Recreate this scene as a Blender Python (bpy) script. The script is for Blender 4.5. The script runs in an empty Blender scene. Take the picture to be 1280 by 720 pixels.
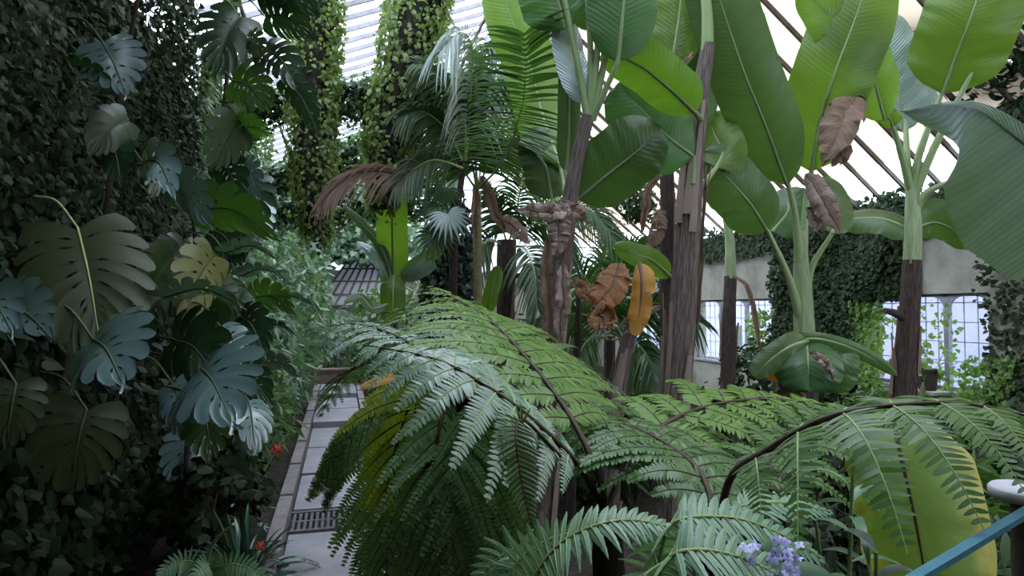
import bpy, math
import numpy as np
from mathutils import Vector, Matrix, noise

PI = math.pi
rng = np.random.default_rng(7)
scene = bpy.context.scene
COL = scene.collection

# ------------------------------------------------------------------ camera
EYE = np.array([0.0, 0.0, 2.2])
YAW, PITCH, FPX = math.radians(15.0), math.radians(2.0), 800.0
FWD = np.array([math.sin(YAW) * math.cos(PITCH), math.cos(YAW) * math.cos(PITCH), math.sin(PITCH)])
RGT = np.array([math.cos(YAW), -math.sin(YAW), 0.0])
UPV = np.cross(RGT, FWD)
UPZ = np.array([0, 0, 1.0])

def at(px, py, d):
    """the place in the greenhouse that a sight line reaches at distance d"""
    return EYE + d * (FWD + RGT * (px - 640) / FPX + UPV * (360 - py) / FPX)

cam = bpy.data.cameras.new('camera'); camo = bpy.data.objects.new('camera', cam); COL.objects.link(camo)
camo.location = EYE; camo.rotation_euler = (PI / 2 + PITCH, 0, -YAW)
cam.sensor_width = 36; cam.lens = 36 * FPX / 1280; cam.clip_start = 0.02; cam.clip_end = 400
scene.camera = camo

# ------------------------------------------------------------------ vector helpers
def nrm(v):
    v = np.asarray(v, float)
    return v / np.maximum(np.linalg.norm(v, axis=-1, keepdims=True), 1e-9)

def spline(pts, n):
    """Catmull-Rom through pts, n samples spaced evenly by length"""
    P = np.asarray(pts, float)
    if len(P) == 2:
        return P[0] + (P[1] - P[0]) * np.linspace(0, 1, n)[:, None]
    Q = np.vstack([2 * P[0] - P[1], P, 2 * P[-1] - P[-2]])
    out = []
    for i in range(len(P) - 1):
        p0, p1, p2, p3 = Q[i:i + 4]
        t = np.linspace(0, 1, 17)[:-1, None]
        out.append(.5 * ((2 * p1) + (-p0 + p2) * t + (2 * p0 - 5 * p1 + 4 * p2 - p3) * t ** 2 + (-p0 + 3 * p1 - 3 * p2 + p3) * t ** 3))
    C = np.vstack(out + [P[-1:]])
    L = np.r_[0, np.cumsum(np.linalg.norm(np.diff(C, axis=0), axis=1))]
    s = np.linspace(0, L[-1], n)
    return np.stack([np.interp(s, L, C[:, k]) for k in range(3)], 1)

def tangents(C):
    return nrm(np.gradient(C, axis=0))

def rot_about(v, axis, ang):
    axis = nrm(axis); c, s = math.cos(ang), math.sin(ang)
    return v * c + np.cross(axis, v) * s + axis * (np.sum(axis * v, -1, keepdims=True)) * (1 - c)

# ------------------------------------------------------------------ mesh collector
class MB:
    def __init__(self):
        self.v, self.f, self.uv, self.n = [], [], [], 0; self.mi, self.slot = [], 0
    def add(self, v, faces, uv=None):
        v = np.asarray(v, float).reshape(-1, 3)
        self.v.append(v)
        self.uv.append(np.zeros((len(v), 2)) if uv is None else np.asarray(uv, float).reshape(-1, 2))
        for f in faces:
            f = np.asarray(f, int)
            if f.size: self.f.append(f.reshape(-1, f.shape[-1]) + self.n); self.mi.append(np.full(f.size // f.shape[-1], self.slot))
        self.n += len(v)
    def grid(self, G, uv=None, closed=False):
        """G: rows x cols x 3"""
        r, c = G.shape[:2]
        idx = np.arange(r * c).reshape(r, c)
        if closed: idx = np.hstack([idx, idx[:, :1]])
        q = np.stack([idx[:-1, :-1], idx[:-1, 1:], idx[1:, 1:], idx[1:, :-1]], -1).reshape(-1, 4)
        if uv is None:
            uu, vv = np.meshgrid(np.linspace(0, 1, c), np.linspace(0, 1, r)); uv = np.stack([uu, vv], -1)
        self.add(G.reshape(-1, 3), [q], uv.reshape(-1, 2))
    def tube(self, pts, rad, n=8, m=None, cap=True, ridge=0.0, seed=0):
        C = np.asarray(pts, float) if m is None else spline(pts, m)
        k = len(C); T = tangents(C)
        R = np.interp(np.linspace(0, 1, k), np.linspace(0, 1, len(np.atleast_1d(rad))), np.atleast_1d(rad)) if np.ndim(rad) else np.full(k, rad)
        ref = np.array([1.0, 0, 0]) if abs(T[0][0]) < .8 else np.array([0, 1.0, 0])
        A = np.zeros((k, 3)); a = nrm(np.cross(T[0], ref))
        for i in range(k):
            a = nrm(a - T[i] * np.dot(a, T[i])); A[i] = a
        B = np.cross(T, A)
        th = np.linspace(0, 2 * PI, n, endpoint=False)
        rr = np.ones((k, n))
        if ridge:
            g = np.random.default_rng(seed)
            base = g.normal(0, 1, n); var = g.normal(0, .5, (k, n))
            for _ in range(3): var[1:] = .6 * var[1:] + .4 * var[:-1]
            rr = 1 + ridge * (base[None] + var)
        G = C[:, None] + (R[:, None] * rr)[..., None] * (A[:, None] * np.cos(th)[None, :, None] + B[:, None] * np.sin(th)[None, :, None])
        L = np.r_[0, np.cumsum(np.linalg.norm(np.diff(C, axis=0), axis=1))]
        uv = np.stack(np.broadcast_arrays(np.linspace(0, 1, n)[None, :], L[:, None]), -1)
        self.grid(G, uv, closed=True)
        if cap:
            self.add(np.vstack([G[0], C[:1]]), [np.stack([np.roll(np.arange(n), -1), np.arange(n), np.full(n, n)], 1)])
            self.add(np.vstack([G[-1], C[-1:]]), [np.stack([np.arange(n), np.roll(np.arange(n), -1), np.full(n, n)], 1)])
    def box(self, lo, hi, rot=None, org=None):
        lo, hi = np.array(lo, float), np.array(hi, float)
        v = np.array([[x, y, z] for x in (lo[0], hi[0]) for y in (lo[1], hi[1]) for z in (lo[2], hi[2])])
        if rot is not None:
            v = v @ np.asarray(rot).T + np.asarray(org)
        f = np.array([[0, 1, 3, 2], [4, 6, 7, 5], [0, 4, 5, 1], [2, 3, 7, 6], [0, 2, 6, 4], [1, 5, 7, 3]])
        self.add(v, [f], v[:, :2])
    def bar(self, a, b, w, h, up=UPZ):
        """square bar from a to b"""
        a, b = np.array(a, float), np.array(b, float)
        t = nrm(b - a); s = nrm(np.cross(t, up)); u = np.cross(s, t)
        self.box((0, -w / 2, -h / 2), (np.linalg.norm(b - a), w / 2, h / 2), np.stack([t, s, u], 1), a)
    def inst(self, tv, tf, pos, X, Y, Z, sx=1.0, sy=None, sz=None, tuv=None):
        """copies of a template (verts tv, faces tf) at pos with frames X,Y,Z"""
        pos = np.asarray(pos, float); N = len(pos)
        sx = np.broadcast_to(sx, N); sy = sx if sy is None else np.broadcast_to(sy, N); sz = sx if sz is None else np.broadcast_to(sz, N)
        V = pos[:, None] + tv[None, :, 0, None] * (X * sx[:, None])[:, None] + tv[None, :, 1, None] * (Y * sy[:, None])[:, None] + tv[None, :, 2, None] * (Z * sz[:, None])[:, None]
        k = len(tv); off = (np.arange(N) * k)[:, None, None]
        uv = np.tile(tv[:, :2] if tuv is None else tuv, (N, 1))
        self.add(V.reshape(-1, 3), [(np.asarray(f)[None] + off).reshape(-1, np.asarray(f).shape[-1]) for f in tf], uv)
    def mesh(self, name, mat, origin, smooth=True):
        me = bpy.data.meshes.new(name)
        V = np.vstack(self.v) - np.asarray(origin); UV = np.vstack(self.uv)
        loops = np.concatenate([f.ravel() for f in self.f]); tot = np.concatenate([np.full(len(f), f.shape[1]) for f in self.f])
        me.vertices.add(len(V)); me.vertices.foreach_set('co', V.ravel())
        me.loops.add(len(loops)); me.loops.foreach_set('vertex_index', loops)
        me.polygons.add(len(tot)); me.polygons.foreach_set('loop_start', np.r_[0, np.cumsum(tot)[:-1]])
        me.polygons.foreach_set('use_smooth', np.full(len(tot), smooth))
        uvl = me.uv_layers.new(name='UVMap'); uvl.data.foreach_set('uv', UV[loops].ravel())
        me.update(calc_edges=True); me.validate()
        for q in (mat if isinstance(mat, (list, tuple)) else [mat]): me.materials.append(q)
        if isinstance(mat, (list, tuple)): me.polygons.foreach_set('material_index', np.concatenate(self.mi))
        return me

def wloc(o):
    p = np.zeros(3)
    while o is not None:
        p += np.array(o.location); o = o.parent
    return p

def props(o, label=None, cat=None, group=None, kind=None):
    if label: o['label'] = label
    if cat: o['category'] = cat
    if group: o['group'] = group
    if kind: o['kind'] = kind
    return o

def thing(name, loc, label, cat, group=None):
    o = bpy.data.objects.new(name, None); o.empty_display_size = .1
    o.location = loc; COL.objects.link(o)
    return props(o, label, cat, group)

def part(name, mb, mat, parent, label=None, smooth=True):
    o = bpy.data.objects.new(name, mb.mesh(name, mat, wloc(parent), smooth)); COL.objects.link(o); o.parent = parent
    if label: o['label'] = label
    return o

def solo(name, mb, mat, loc, label=None, cat=None, group=None, kind=None, smooth=True):
    o = bpy.data.objects.new(name, mb.mesh(name, mat, loc, smooth)); COL.objects.link(o); o.location = loc
    return props(o, label, cat, group, kind)

# ------------------------------------------------------------------ materials
def new_mat(name):
    m = bpy.data.materials.new(name); m.use_nodes = True
    nt = m.node_tree; nt.nodes.clear()
    out = nt.nodes.new('ShaderNodeOutputMaterial')
    return m, nt, out

def N(nt, t, **kw):
    n = nt.nodes.new(t)
    for k, v in kw.items():
        if k in n.inputs: n.inputs[k].default_value = v
        else: setattr(n, k, v)
    return n

def rgb(c): return (c[0], c[1], c[2], 1)

def ramp(nt, fac, stops):
    r = nt.nodes.new('ShaderNodeValToRGB')
    while len(r.color_ramp.elements) < len(stops): r.color_ramp.elements.new(.5)
    for e, (p, c) in zip(r.color_ramp.elements, stops):
        e.position = p; e.color = rgb(c)
    nt.links.new(fac, r.inputs['Fac']); return r.outputs['Color']

def mixc(nt, fac, a, b, mode='MIX'):
    m = nt.nodes.new('ShaderNodeMix'); m.data_type = 'RGBA'; m.blend_type = mode
    for sock, val in ((m.inputs[0], fac), (m.inputs[6], a), (m.inputs[7], b)):
        if isinstance(val, (int, float)): sock.default_value = val
        elif isinstance(val, tuple): sock.default_value = val
        else: nt.links.new(val, sock)
    return m.outputs[2]

def math_n(nt, op, a, b=0.0, c=None):
    m = nt.nodes.new('ShaderNodeMath'); m.operation = op
    for i, val in enumerate((a, b) if c is None else (a, b, c)):
        if isinstance(val, (int, float)): m.inputs[i].default_value = val
        else: nt.links.new(val, m.inputs[i])
    return m.outputs[0]

def leaf_mat(name, c1, c2, trans=.35, rough=.4, tc=None, veins=None, island=True, scale=3.0, spec=.5, edge=None, hue=.03):
    """leaf: glossy face, light shining through; colour varies leaf by leaf"""
    m, nt, out = new_mat(name)
    tcn = N(nt, 'ShaderNodeTexCoord'); geo = N(nt, 'ShaderNodeNewGeometry'); oi = N(nt, 'ShaderNodeObjectInfo')
    no = N(nt, 'ShaderNodeTexNoise', Scale=scale, Detail=4.0); nt.links.new(tcn.outputs['Object'], no.inputs['Vector'])
    rnd = geo.outputs['Random Per Island'] if island else oi.outputs['Random']
    f = math_n(nt, 'ADD', math_n(nt, 'MULTIPLY', no.outputs['Fac'], .5), math_n(nt, 'MULTIPLY', rnd, .55))
    col = mixc(nt, math_n(nt, 'MULTIPLY', f, 1.0), rgb(c1), rgb(c2))
    bump_src = None
    sep = N(nt, 'ShaderNodeSeparateXYZ'); nt.links.new(tcn.outputs['UV'], sep.inputs[0])
    au = math_n(nt, 'ABSOLUTE', math_n(nt, 'SUBTRACT', sep.outputs[0], .5))
    if veins:
        ph = math_n(nt, 'MULTIPLY', math_n(nt, 'SUBTRACT', sep.outputs[1], math_n(nt, 'MULTIPLY', au, veins[1])), veins[0])
        w = math_n(nt, 'SINE', ph)
        w2 = math_n(nt, 'SINE', math_n(nt, 'MULTIPLY', ph, .23))
        wv = math_n(nt, 'ADD', math_n(nt, 'MULTIPLY', w, .5), math_n(nt, 'MULTIPLY', w2, .5))
        col = mixc(nt, math_n(nt, 'MULTIPLY_ADD', wv, veins[2], veins[2]), col, rgb([x * 1.5 + .02 for x in c2]))
        bump_src = wv
    if edge is not None:   # yellowing or browning of the margin, broken by noise
        n2 = N(nt, 'ShaderNodeTexNoise', Scale=9.0, Detail=3.0); nt.links.new(tcn.outputs['Object'], n2.inputs['Vector'])
        e = math_n(nt, 'ADD', math_n(nt, 'MULTIPLY', au, 2.0), math_n(nt, 'MULTIPLY', n2.outputs['Fac'], .7))
        mr = N(nt, 'ShaderNodeMapRange'); mr.inputs['From Min'].default_value = edge[1]; mr.inputs['From Max'].default_value = edge[1] + .35
        nt.links.new(e, mr.inputs['Value']); col = mixc(nt, mr.outputs[0], col, rgb(edge[0]))
    p = N(nt, 'ShaderNodeBsdfPrincipled', Roughness=rough); nt.links.new(col, p.inputs['Base Color'])
    p.inputs['Specular IOR Level'].default_value = spec
    t = N(nt, 'ShaderNodeBsdfTranslucent')
    if tc is None: tc = (1.0, 1.15, .45)
    nt.links.new(mixc(nt, 1.0, mixc(nt, .0, col, col), rgb([x * 1.35 for x in tc]), 'MULTIPLY'), t.inputs['Color'])
    if bump_src is not None:
        b = N(nt, 'ShaderNodeBump', Strength=min(.3, veins[2] * 2.4), Distance=.01); nt.links.new(bump_src, b.inputs['Height'])
        nt.links.new(b.outputs[0], p.inputs['Normal'])
    mx = N(nt, 'ShaderNodeMixShader', Fac=trans); nt.links.new(p.outputs[0], mx.inputs[1]); nt.links.new(t.outputs[0], mx.inputs[2])
    nt.links.new(mx.outputs[0], out.inputs[0])
    return m

def rough_mat(name, stops, scale=6.0, stretch=(1, 1, 1), rough=.85, bump=.4, uv=False, detail=6.0, dist=.02, spec=.3, metal=0.0):
    m, nt, out = new_mat(name)
    tcn = N(nt, 'ShaderNodeTexCoord'); mp = N(nt, 'ShaderNodeMapping'); mp.inputs['Scale'].default_value = stretch
    nt.links.new(tcn.outputs['UV' if uv else 'Object'], mp.inputs[0])
    no = N(nt, 'ShaderNodeTexNoise', Scale=scale, Detail=detail, Roughness=.65); nt.links.new(mp.outputs[0], no.inputs['Vector'])
    col = ramp(nt, no.outputs['Fac'], stops)
    p = N(nt, 'ShaderNodeBsdfPrincipled', Roughness=rough, Metallic=metal); nt.links.new(col, p.inputs['Base Color'])
    p.inputs['Specular IOR Level'].default_value = spec
    b = N(nt, 'ShaderNodeBump', Strength=bump, Distance=dist); nt.links.new(no.outputs['Fac'], b.inputs['Height']); nt.links.new(b.outputs[0], p.inputs['Normal'])
    nt.links.new(p.outputs[0], out.inputs[0]); return m

def glass_mat(name, tint=(1, 1, 1), refl=.06):
    m, nt, out = new_mat(name)
    t = N(nt, 'ShaderNodeBsdfTransparent', Color=rgb(tint)); g = N(nt, 'ShaderNodeBsdfGlossy', Roughness=.05)
    mx = N(nt, 'ShaderNodeMixShader', Fac=refl); nt.links.new(t.outputs[0], mx.inputs[1]); nt.links.new(g.outputs[0], mx.inputs[2]); nt.links.new(mx.outputs[0], out.inputs[0])
    return m

def cloth_mat(name, c, tr=.6):
    m, nt, out = new_mat(name)
    tcn = N(nt, 'ShaderNodeTexCoord'); no = N(nt, 'ShaderNodeTexNoise', Scale=1.5, Detail=4.0); nt.links.new(tcn.outputs['Object'], no.inputs['Vector'])
    col = mixc(nt, no.outputs['Fac'], rgb([x * .82 for x in c]), rgb(c))
    d = N(nt, 'ShaderNodeBsdfDiffuse'); t = N(nt, 'ShaderNodeBsdfTranslucent'); nt.links.new(col, d.inputs[0]); nt.links.new(col, t.inputs[0])
    mx = N(nt, 'ShaderNodeMixShader', Fac=tr); nt.links.new(d.outputs[0], mx.inputs[1]); nt.links.new(t.outputs[0], mx.inputs[2]); nt.links.new(mx.outputs[0], out.inputs[0])
    return m

M = {}
M['banana'] = leaf_mat('banana leaf', (.042, .082, .026), (.066, .120, .038), .34, .38, veins=(150, .25, .05), island=False, scale=1.2)
M['banana_bright'] = leaf_mat('bright banana leaf', (.072, .140, .018), (.108, .19, .028), .44, .4, veins=(150, .25, .05), island=False, scale=1.2)
M['banana_dark'] = leaf_mat('dark banana leaf', (.035, .085, .03), (.055, .13, .045), .35, .38, veins=(150, .25, .06), island=False, scale=1.2)
M['banana_blue'] = leaf_mat('blue-green banana leaf', (.13, .20, .19), (.185, .26, .25), .10, .34, veins=(170, .35, .16), island=False, scale=1.2, spec=.7)  # grey sky sheen put partly into the blue-green base colour
M['banana_yellow'] = leaf_mat('yellowing banana leaf', (.17, .28, .06), (.27, .38, .10), .4, .45, veins=(150, .25, .02), island=False, scale=2.0, edge=((.60, .52, .14), .98))
M['petiole'] = leaf_mat('banana petiole', (.16, .24, .09), (.24, .32, .15), .1, .45, island=False)
M['monstera'] = leaf_mat('monstera leaf', (.012, .035, .014), (.022, .055, .02), .2, .35, island=False, scale=2.0, spec=.5)
M['monstera_sheen'] = leaf_mat('glossy sky-sheen monstera leaf', (.075, .13, .13), (.125, .19, .19), .12, .26, island=False, scale=2.0, spec=1.0)  # sky highlight put into the base colour; the leaf itself is dark
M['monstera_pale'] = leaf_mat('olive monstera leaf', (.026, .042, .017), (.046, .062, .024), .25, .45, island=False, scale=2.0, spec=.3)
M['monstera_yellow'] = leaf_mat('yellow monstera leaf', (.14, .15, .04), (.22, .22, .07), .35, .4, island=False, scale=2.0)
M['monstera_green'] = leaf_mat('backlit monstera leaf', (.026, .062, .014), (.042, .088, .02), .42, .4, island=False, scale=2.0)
M['monstera_rib'] = rough_mat('dull green leaf stalk', [(.3, (.035, .06, .022)), (.7, (.07, .10, .04))], 20, rough=.5, bump=.1)
M['tan'] = leaf_mat('tan folded dead leaf', (.24, .13, .07), (.36, .21, .12), .35, .75, tc=(1.1, .8, .5), island=False, scale=6.0, spec=.2, veins=(120, .25, .08))
M['fern'] = leaf_mat('tree fern frond', (.05, .13, .035), (.10, .20, .06), .35, .38, scale=2.0, spec=.6)
M['fern_bright'] = leaf_mat('lit tree fern frond', (.11, .22, .04), (.18, .32, .07), .45, .42, scale=2.0)  # lighter copy of the frond; lit look put into its colour
M['fern_sheen'] = leaf_mat('sky-sheen tree fern frond', (.16, .26, .20), (.26, .38, .31), .3, .36, scale=2.0, spec=1.0)  # silvery sky reflection put into the base colour
M['fern_shade'] = leaf_mat('shaded tree fern frond', (.10, .20, .085), (.16, .29, .12), .45, .5, scale=2.0)  # copy for hanging fronds, lightened to offset the shade there
M['fern_olive'] = leaf_mat('olive tree fern frond', (.20, .28, .02), (.28, .36, .04), .5, .5, scale=2.0)
M['sword'] = leaf_mat('ladder fern frond', (.13, .26, .175), (.20, .34, .24), .25, .42, scale=3.0, spec=.6)
M['rachis'] = rough_mat('dark fern stalk', [(.3, (.028, .018, .010)), (.7, (.065, .042, .02))], 20, rough=.5, bump=.2)
M['rachis_green'] = rough_mat('green fern stalk', [(.3, (.22, .30, .10)), (.7, (.32, .40, .17))], 20, rough=.5, bump=.2)
M['palm'] = leaf_mat('palm leaflets', (.018, .045, .016), (.045, .095, .028), .3, .4, scale=2.0, spec=.4)
M['palm_sheen'] = leaf_mat('sheened palm leaflets', (.12, .18, .17), (.20, .27, .26), .25, .32, scale=2.0, spec=.9)  # silvery highlight put into the leaflet colour
M['dead'] = leaf_mat('dead brown leaf', (.13, .088, .068), (.22, .155, .122), .25, .8, tc=(1.1, .85, .6), island=False, scale=6.0, spec=.2, veins=(120, .25, .1))
M['dead_pale'] = leaf_mat('dead pale leaf', (.20, .155, .138), (.31, .25, .225), .25, .8, tc=(1.0, .85, .7), island=False, scale=6.0, spec=.2, veins=(120, .25, .1))
M['orange'] = leaf_mat('orange dying leaf', (.36, .19, .05), (.50, .31, .09), .35, .6, tc=(1.1, .8, .3), island=False, scale=5.0, spec=.3)
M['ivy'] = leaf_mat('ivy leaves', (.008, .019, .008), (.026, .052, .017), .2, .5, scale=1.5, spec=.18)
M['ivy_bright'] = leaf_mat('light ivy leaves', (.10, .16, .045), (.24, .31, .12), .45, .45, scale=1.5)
M['ivy_window'] = leaf_mat('light window creeper', (.08, .17, .03), (.15, .26, .06), .45, .45, scale=1.5)
M['ivy_shade'] = rough_mat('shaded ivy core', [(.3, (.008, .007, .006)), (.7, (.03, .024, .018))], 9)  # near-black colour stands for the shade inside the ivy
M['ivy_mid'] = leaf_mat('mid ivy leaves', (.035, .085, .03), (.12, .20, .07), .35, .4, scale=1.5)
M['ivy_grey'] = leaf_mat('grey-green creeper', (.05, .12, .075), (.20, .31, .21), .3, .38, scale=1.5, spec=.7)
M['heart'] = leaf_mat('heart-shaped creeper leaves', (.006, .016, .007), (.021, .037, .014), .15, .5, scale=1.5, spec=.16)
M['strap'] = leaf_mat('dark strap leaves', (.014, .05, .03), (.03, .085, .05), .1, .28, scale=2.0, spec=.9)
M['lance'] = leaf_mat('lance leaves', (.045, .13, .06), (.10, .20, .10), .25, .38, scale=2.0, spec=.7)
M['blackleaf'] = leaf_mat('dark blue-green foliage', (.010, .022, .018), (.035, .06, .05), .1, .4, scale=2.0)
M['trunk'] = rough_mat('banana stem bark', [(.30, (.04, .028, .026)), (.48, (.11, .085, .077)), (.62, (.20, .165, .15)), (.8, (.34, .30, .275))], 6, (7, .8, 1), .85, .8, uv=True, dist=.03)
M['trunk_dark'] = rough_mat('dark stem bark', [(.32, (.018, .012, .011)), (.55, (.06, .043, .038)), (.8, (.14, .105, .092))], 6, (7, 1.2, 1), .9, .8, uv=True, dist=.03)
M['trunk_green'] = rough_mat('green stem', [(.3, (.12, .17, .08)), (.6, (.22, .28, .15)), (.8, (.35, .38, .25))], 5, (6, .8, 1), .5, .3, uv=True)
M['palm_trunk'] = rough_mat('ringed palm stem', [(.3, (.10, .10, .04)), (.6, (.20, .19, .09)), (.8, (.30, .28, .16))], 5, (1, 9, 1), .6, .5, uv=True)
M['twig'] = rough_mat('brown twig', [(.3, (.05, .03, .02)), (.7, (.13, .09, .06))], 15)
M['soil'] = rough_mat('dark soil', [(.3, (.012, .009, .007)), (.6, (.04, .03, .022)), (.85, (.09, .075, .05))], 7, bump=.9, dist=.05)
M['stone'] = rough_mat('path stone', [(.25, (.12, .12, .135)), (.5, (.20, .195, .225)), (.75, (.28, .27, .30))], 2.6, rough=.5, bump=.25, detail=8, spec=.6)
M['kerb'] = rough_mat('kerb stone', [(.3, (.13, .115, .12)), (.7, (.23, .21, .22))], 5, rough=.8, bump=.4)
M['brownstone'] = rough_mat('brown riser', [(.3, (.13, .085, .075)), (.7, (.24, .17, .15))], 6)
M['plaster'] = rough_mat('old plaster', [(.3, (.17, .17, .14)), (.55, (.27, .27, .23)), (.8, (.36, .36, .31))], 1.6, rough=.9, bump=.2, detail=8)
M['wall_dark'] = rough_mat('mossy stone wall', [(.3, (.012, .016, .010)), (.7, (.05, .055, .035))], 3, rough=.95, bump=.8, dist=.05)
M['iron'] = rough_mat('dark iron', [(.3, (.045, .035, .03)), (.7, (.10, .08, .065))], 8, rough=.6, bump=.15)
M['greybar'] = rough_mat('grey glazing bar', [(.3, (.20, .20, .23)), (.7, (.30, .30, .33))], 8, rough=.6, bump=.15)
M['frame'] = rough_mat('painted window frame', [(.3, (.20, .21, .24)), (.7, (.30, .31, .35))], 8, rough=.6, bump=.1)
M['frame_green'] = rough_mat('green painted frame', [(.3, (.16, .22, .18)), (.7, (.26, .32, .27))], 8, rough=.6, bump=.1)
M['pale_column'] = rough_mat('pale grey-green paint', [(.3, (.32, .42, .38)), (.7, (.42, .52, .47))], 8, rough=.6, bump=.1)
M['turquoise'] = rough_mat('turquoise paint', [(.30, (.12, .105, .11)), (.40, (.03, .12, .17)), (.7, (.05, .19, .26))], 9, rough=.5, bump=.15)
M['lilac_cap'] = rough_mat('pale grey stone cap', [(.3, (.36, .35, .40)), (.7, (.50, .49, .55))], 9, rough=.6, bump=.1)
M['pot'] = rough_mat('dark clay pot', [(.3, (.02, .016, .014)), (.7, (.05, .04, .035))], 9)
M['terracotta'] = rough_mat('brown clay pot', [(.3, (.10, .06, .045)), (.7, (.19, .12, .09))], 9)
M['red'] = leaf_mat('coral red petals', (.42, .08, .07), (.55, .15, .12), .25, .5, tc=(1, .6, .5), scale=4)
M['grate'] = rough_mat('weathered grate', [(.3, (.07, .065, .075)), (.7, (.14, .13, .15))], 9)
M['white'] = leaf_mat('white petals', (.75, .75, .72), (.85, .85, .82), .2, .5, tc=(.5, .5, .5), scale=4)
M['lilac'] = leaf_mat('lilac petals', (.42, .42, .78), (.62, .62, .90), .2, .5, tc=(.5, .5, .7), scale=4)
M['glass'] = glass_mat('roof glass', (.97, .98, 1))
M['frosted'] = cloth_mat('milky glass', (.60, .63, .70), .75)
M['cream'] = cloth_mat('cream shade cloth', (.56, .46, .34), .50)
M['paving'] = rough_mat('pale outdoor paving', [(.3, (.24, .25, .30)), (.7, (.32, .33, .38))], .6, rough=.9, bump=.1)
M['outwall'] = rough_mat('pale outdoor wall', [(.3, (.26, .27, .36)), (.7, (.34, .35, .46))], .5, rough=.9, bump=.1)

# ------------------------------------------------------------------ leaf templates (x: along the leaf, y: across, z: normal)
def fan(outline, z=None):
    """flat leaf from its outline, centre vertex first"""
    o = np.array(outline, float); v = np.zeros((len(o) + 1, 3)); v[1:, :2] = o; v[0, :2] = (.38, 0)
    v[:, 2] = -.35 * np.abs(v[:, 1]) ** 1.2 - .18 * np.maximum(v[:, 0] - .2, 0) ** 2
    k = len(o); f = np.stack([np.zeros(k, int), np.arange(1, k + 1), np.r_[np.arange(2, k + 1), 1]], 1)
    return v, [f]
IVY = fan([(0, 0), (-.12, .25), (.12, .48), (.38, .34), (.58, .42), (.68, .2), (1, 0), (.68, -.2), (.58, -.42), (.38, -.34), (.12, -.48), (-.12, -.25)])
HEART = fan([(0, 0), (-.1, .2), (0, .42), (.25, .48), (.6, .3), (1, 0), (.6, -.3), (.25, -.48), (0, -.42), (-.1, -.2)])
OVAL = fan([(0, 0), (.2, .2), (.45, .27), (.75, .18), (1, 0), (.75, -.18), (.45, -.27), (.2, -.2)])
LANCE = fan([(0, 0), (.2, .09), (.45, .12), (.75, .07), (1, 0), (.75, -.07), (.45, -.12), (.2, -.09)])
PINN_V = np.array([(0, .5, 0), (0, -.5, 0), (.4, .52, -.02), (.4, -.52, -.02), (.78, .34, -.09), (.78, -.34, -.09), (1, 0, -.16)], float)
PINN_F = [np.array([[0, 1, 3, 2], [2, 3, 5, 4]]), np.array([[4, 5, 6]])]

def scatter(mb, tmpl, pos, nor, size, down=.8, jitter=.6, g=rng):
    """leaves lying on a surface: normals near nor, tips hanging"""
    n = len(pos)
    Z = nrm(nor + g.normal(0, jitter, (n, 3)))
    tip = nrm(np.array([0, 0, -down]) + g.normal(0, .6, (n, 3)) + .25 * nor)
    X = nrm(tip - Z * np.sum(tip * Z, 1, keepdims=True)); Y = np.cross(Z, X)
    s = size * g.uniform(.6, 1.3, n)
    mb.inst(tmpl[0], tmpl[1], pos, X, Y, Z, s)

# ------------------------------------------------------------------ plant builders
def side_of(T, C, roll):
    """vector across a leaf: square to its midrib and to the sight line, turned by roll about the midrib"""
    view = nrm(EYE - C)
    s = nrm(np.cross(T, view))
    for i in range(1, len(s)):
        if np.dot(s[i], s[i - 1]) < 0: s[i] = -s[i]
    r = roll if np.ndim(roll) else np.full(len(C), roll)
    out = np.array([rot_about(s[i], T[i], math.radians(r[i])) for i in range(len(C))])
    return out, np.cross(out, T)

def blade(mb, C, T, S, Nn, W, prof, fold=.25, droop=.25, wave=.05, wfreq=5, seed=0, tears=0, half=(1, 1), lean=.16):
    g = np.random.default_rng(seed); n = len(C); s = np.linspace(0, 1, n); nc = 6
    L = np.sum(np.linalg.norm(np.diff(C, axis=0), axis=1))
    for sgn, hf in ((1, half[0]), (-1, half[1])):
        cuts = [0] + sorted(g.choice(np.arange(3, n - 3), tears, replace=False).tolist()) + [n - 1] if tears else [0, n - 1]
        ph = g.uniform(0, 6.28, 2)
        for a, b in zip(cuts[:-1], cuts[1:]):
            ii = np.arange(a, b + 1); t = np.linspace(0, 1, nc)
            w = (W * prof(s[ii]) * hf)[:, None]
            fo = fold + (g.normal(0, .18) if tears else 0); dr = droop + (abs(g.normal(0, .25)) if tears else 0)
            pinch = np.ones((len(ii), 1))
            z = w * (fo * t - dr * t ** 2 * 1.6) + wave * W * t ** 2 * (np.sin(s[ii][:, None] * wfreq * 6.28 + ph[0]) + .5 * np.sin(s[ii][:, None] * wfreq * 14 + ph[1]))
            slant = lean * w * t ** 1.5
            gap = 0
            G = C[ii][:, None] + S[ii][:, None] * (sgn * w * t * (1 - .18 * np.abs(fo)))[..., None] + Nn[ii][:, None] * z[..., None] + T[ii][:, None] * slant[..., None]
            if tears:   # pull the torn strips a little apart towards the margin
                k = np.linspace(-1, 1, len(ii))[:, None] * -.5
                G = G + T[ii][:, None] * (k * .035 * t ** 1.3)[..., None] * L / max(len(cuts), 2)
            uv = np.stack([np.broadcast_to(.5 + sgn * .5 * t, (len(ii), nc)), np.broadcast_to((s[ii] * L)[:, None], (len(ii), nc))], -1)
            mb.grid(G, uv)

def banana_prof(s):
    a = np.sqrt(np.clip(1 - ((.22 - np.minimum(s, .22)) / .22) ** 2, 0, 1)); b = np.sqrt(np.clip(1 - ((np.maximum(s, .6) - .6) / .4) ** 2, 0, 1))
    return np.maximum(a * b, .0)

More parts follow.
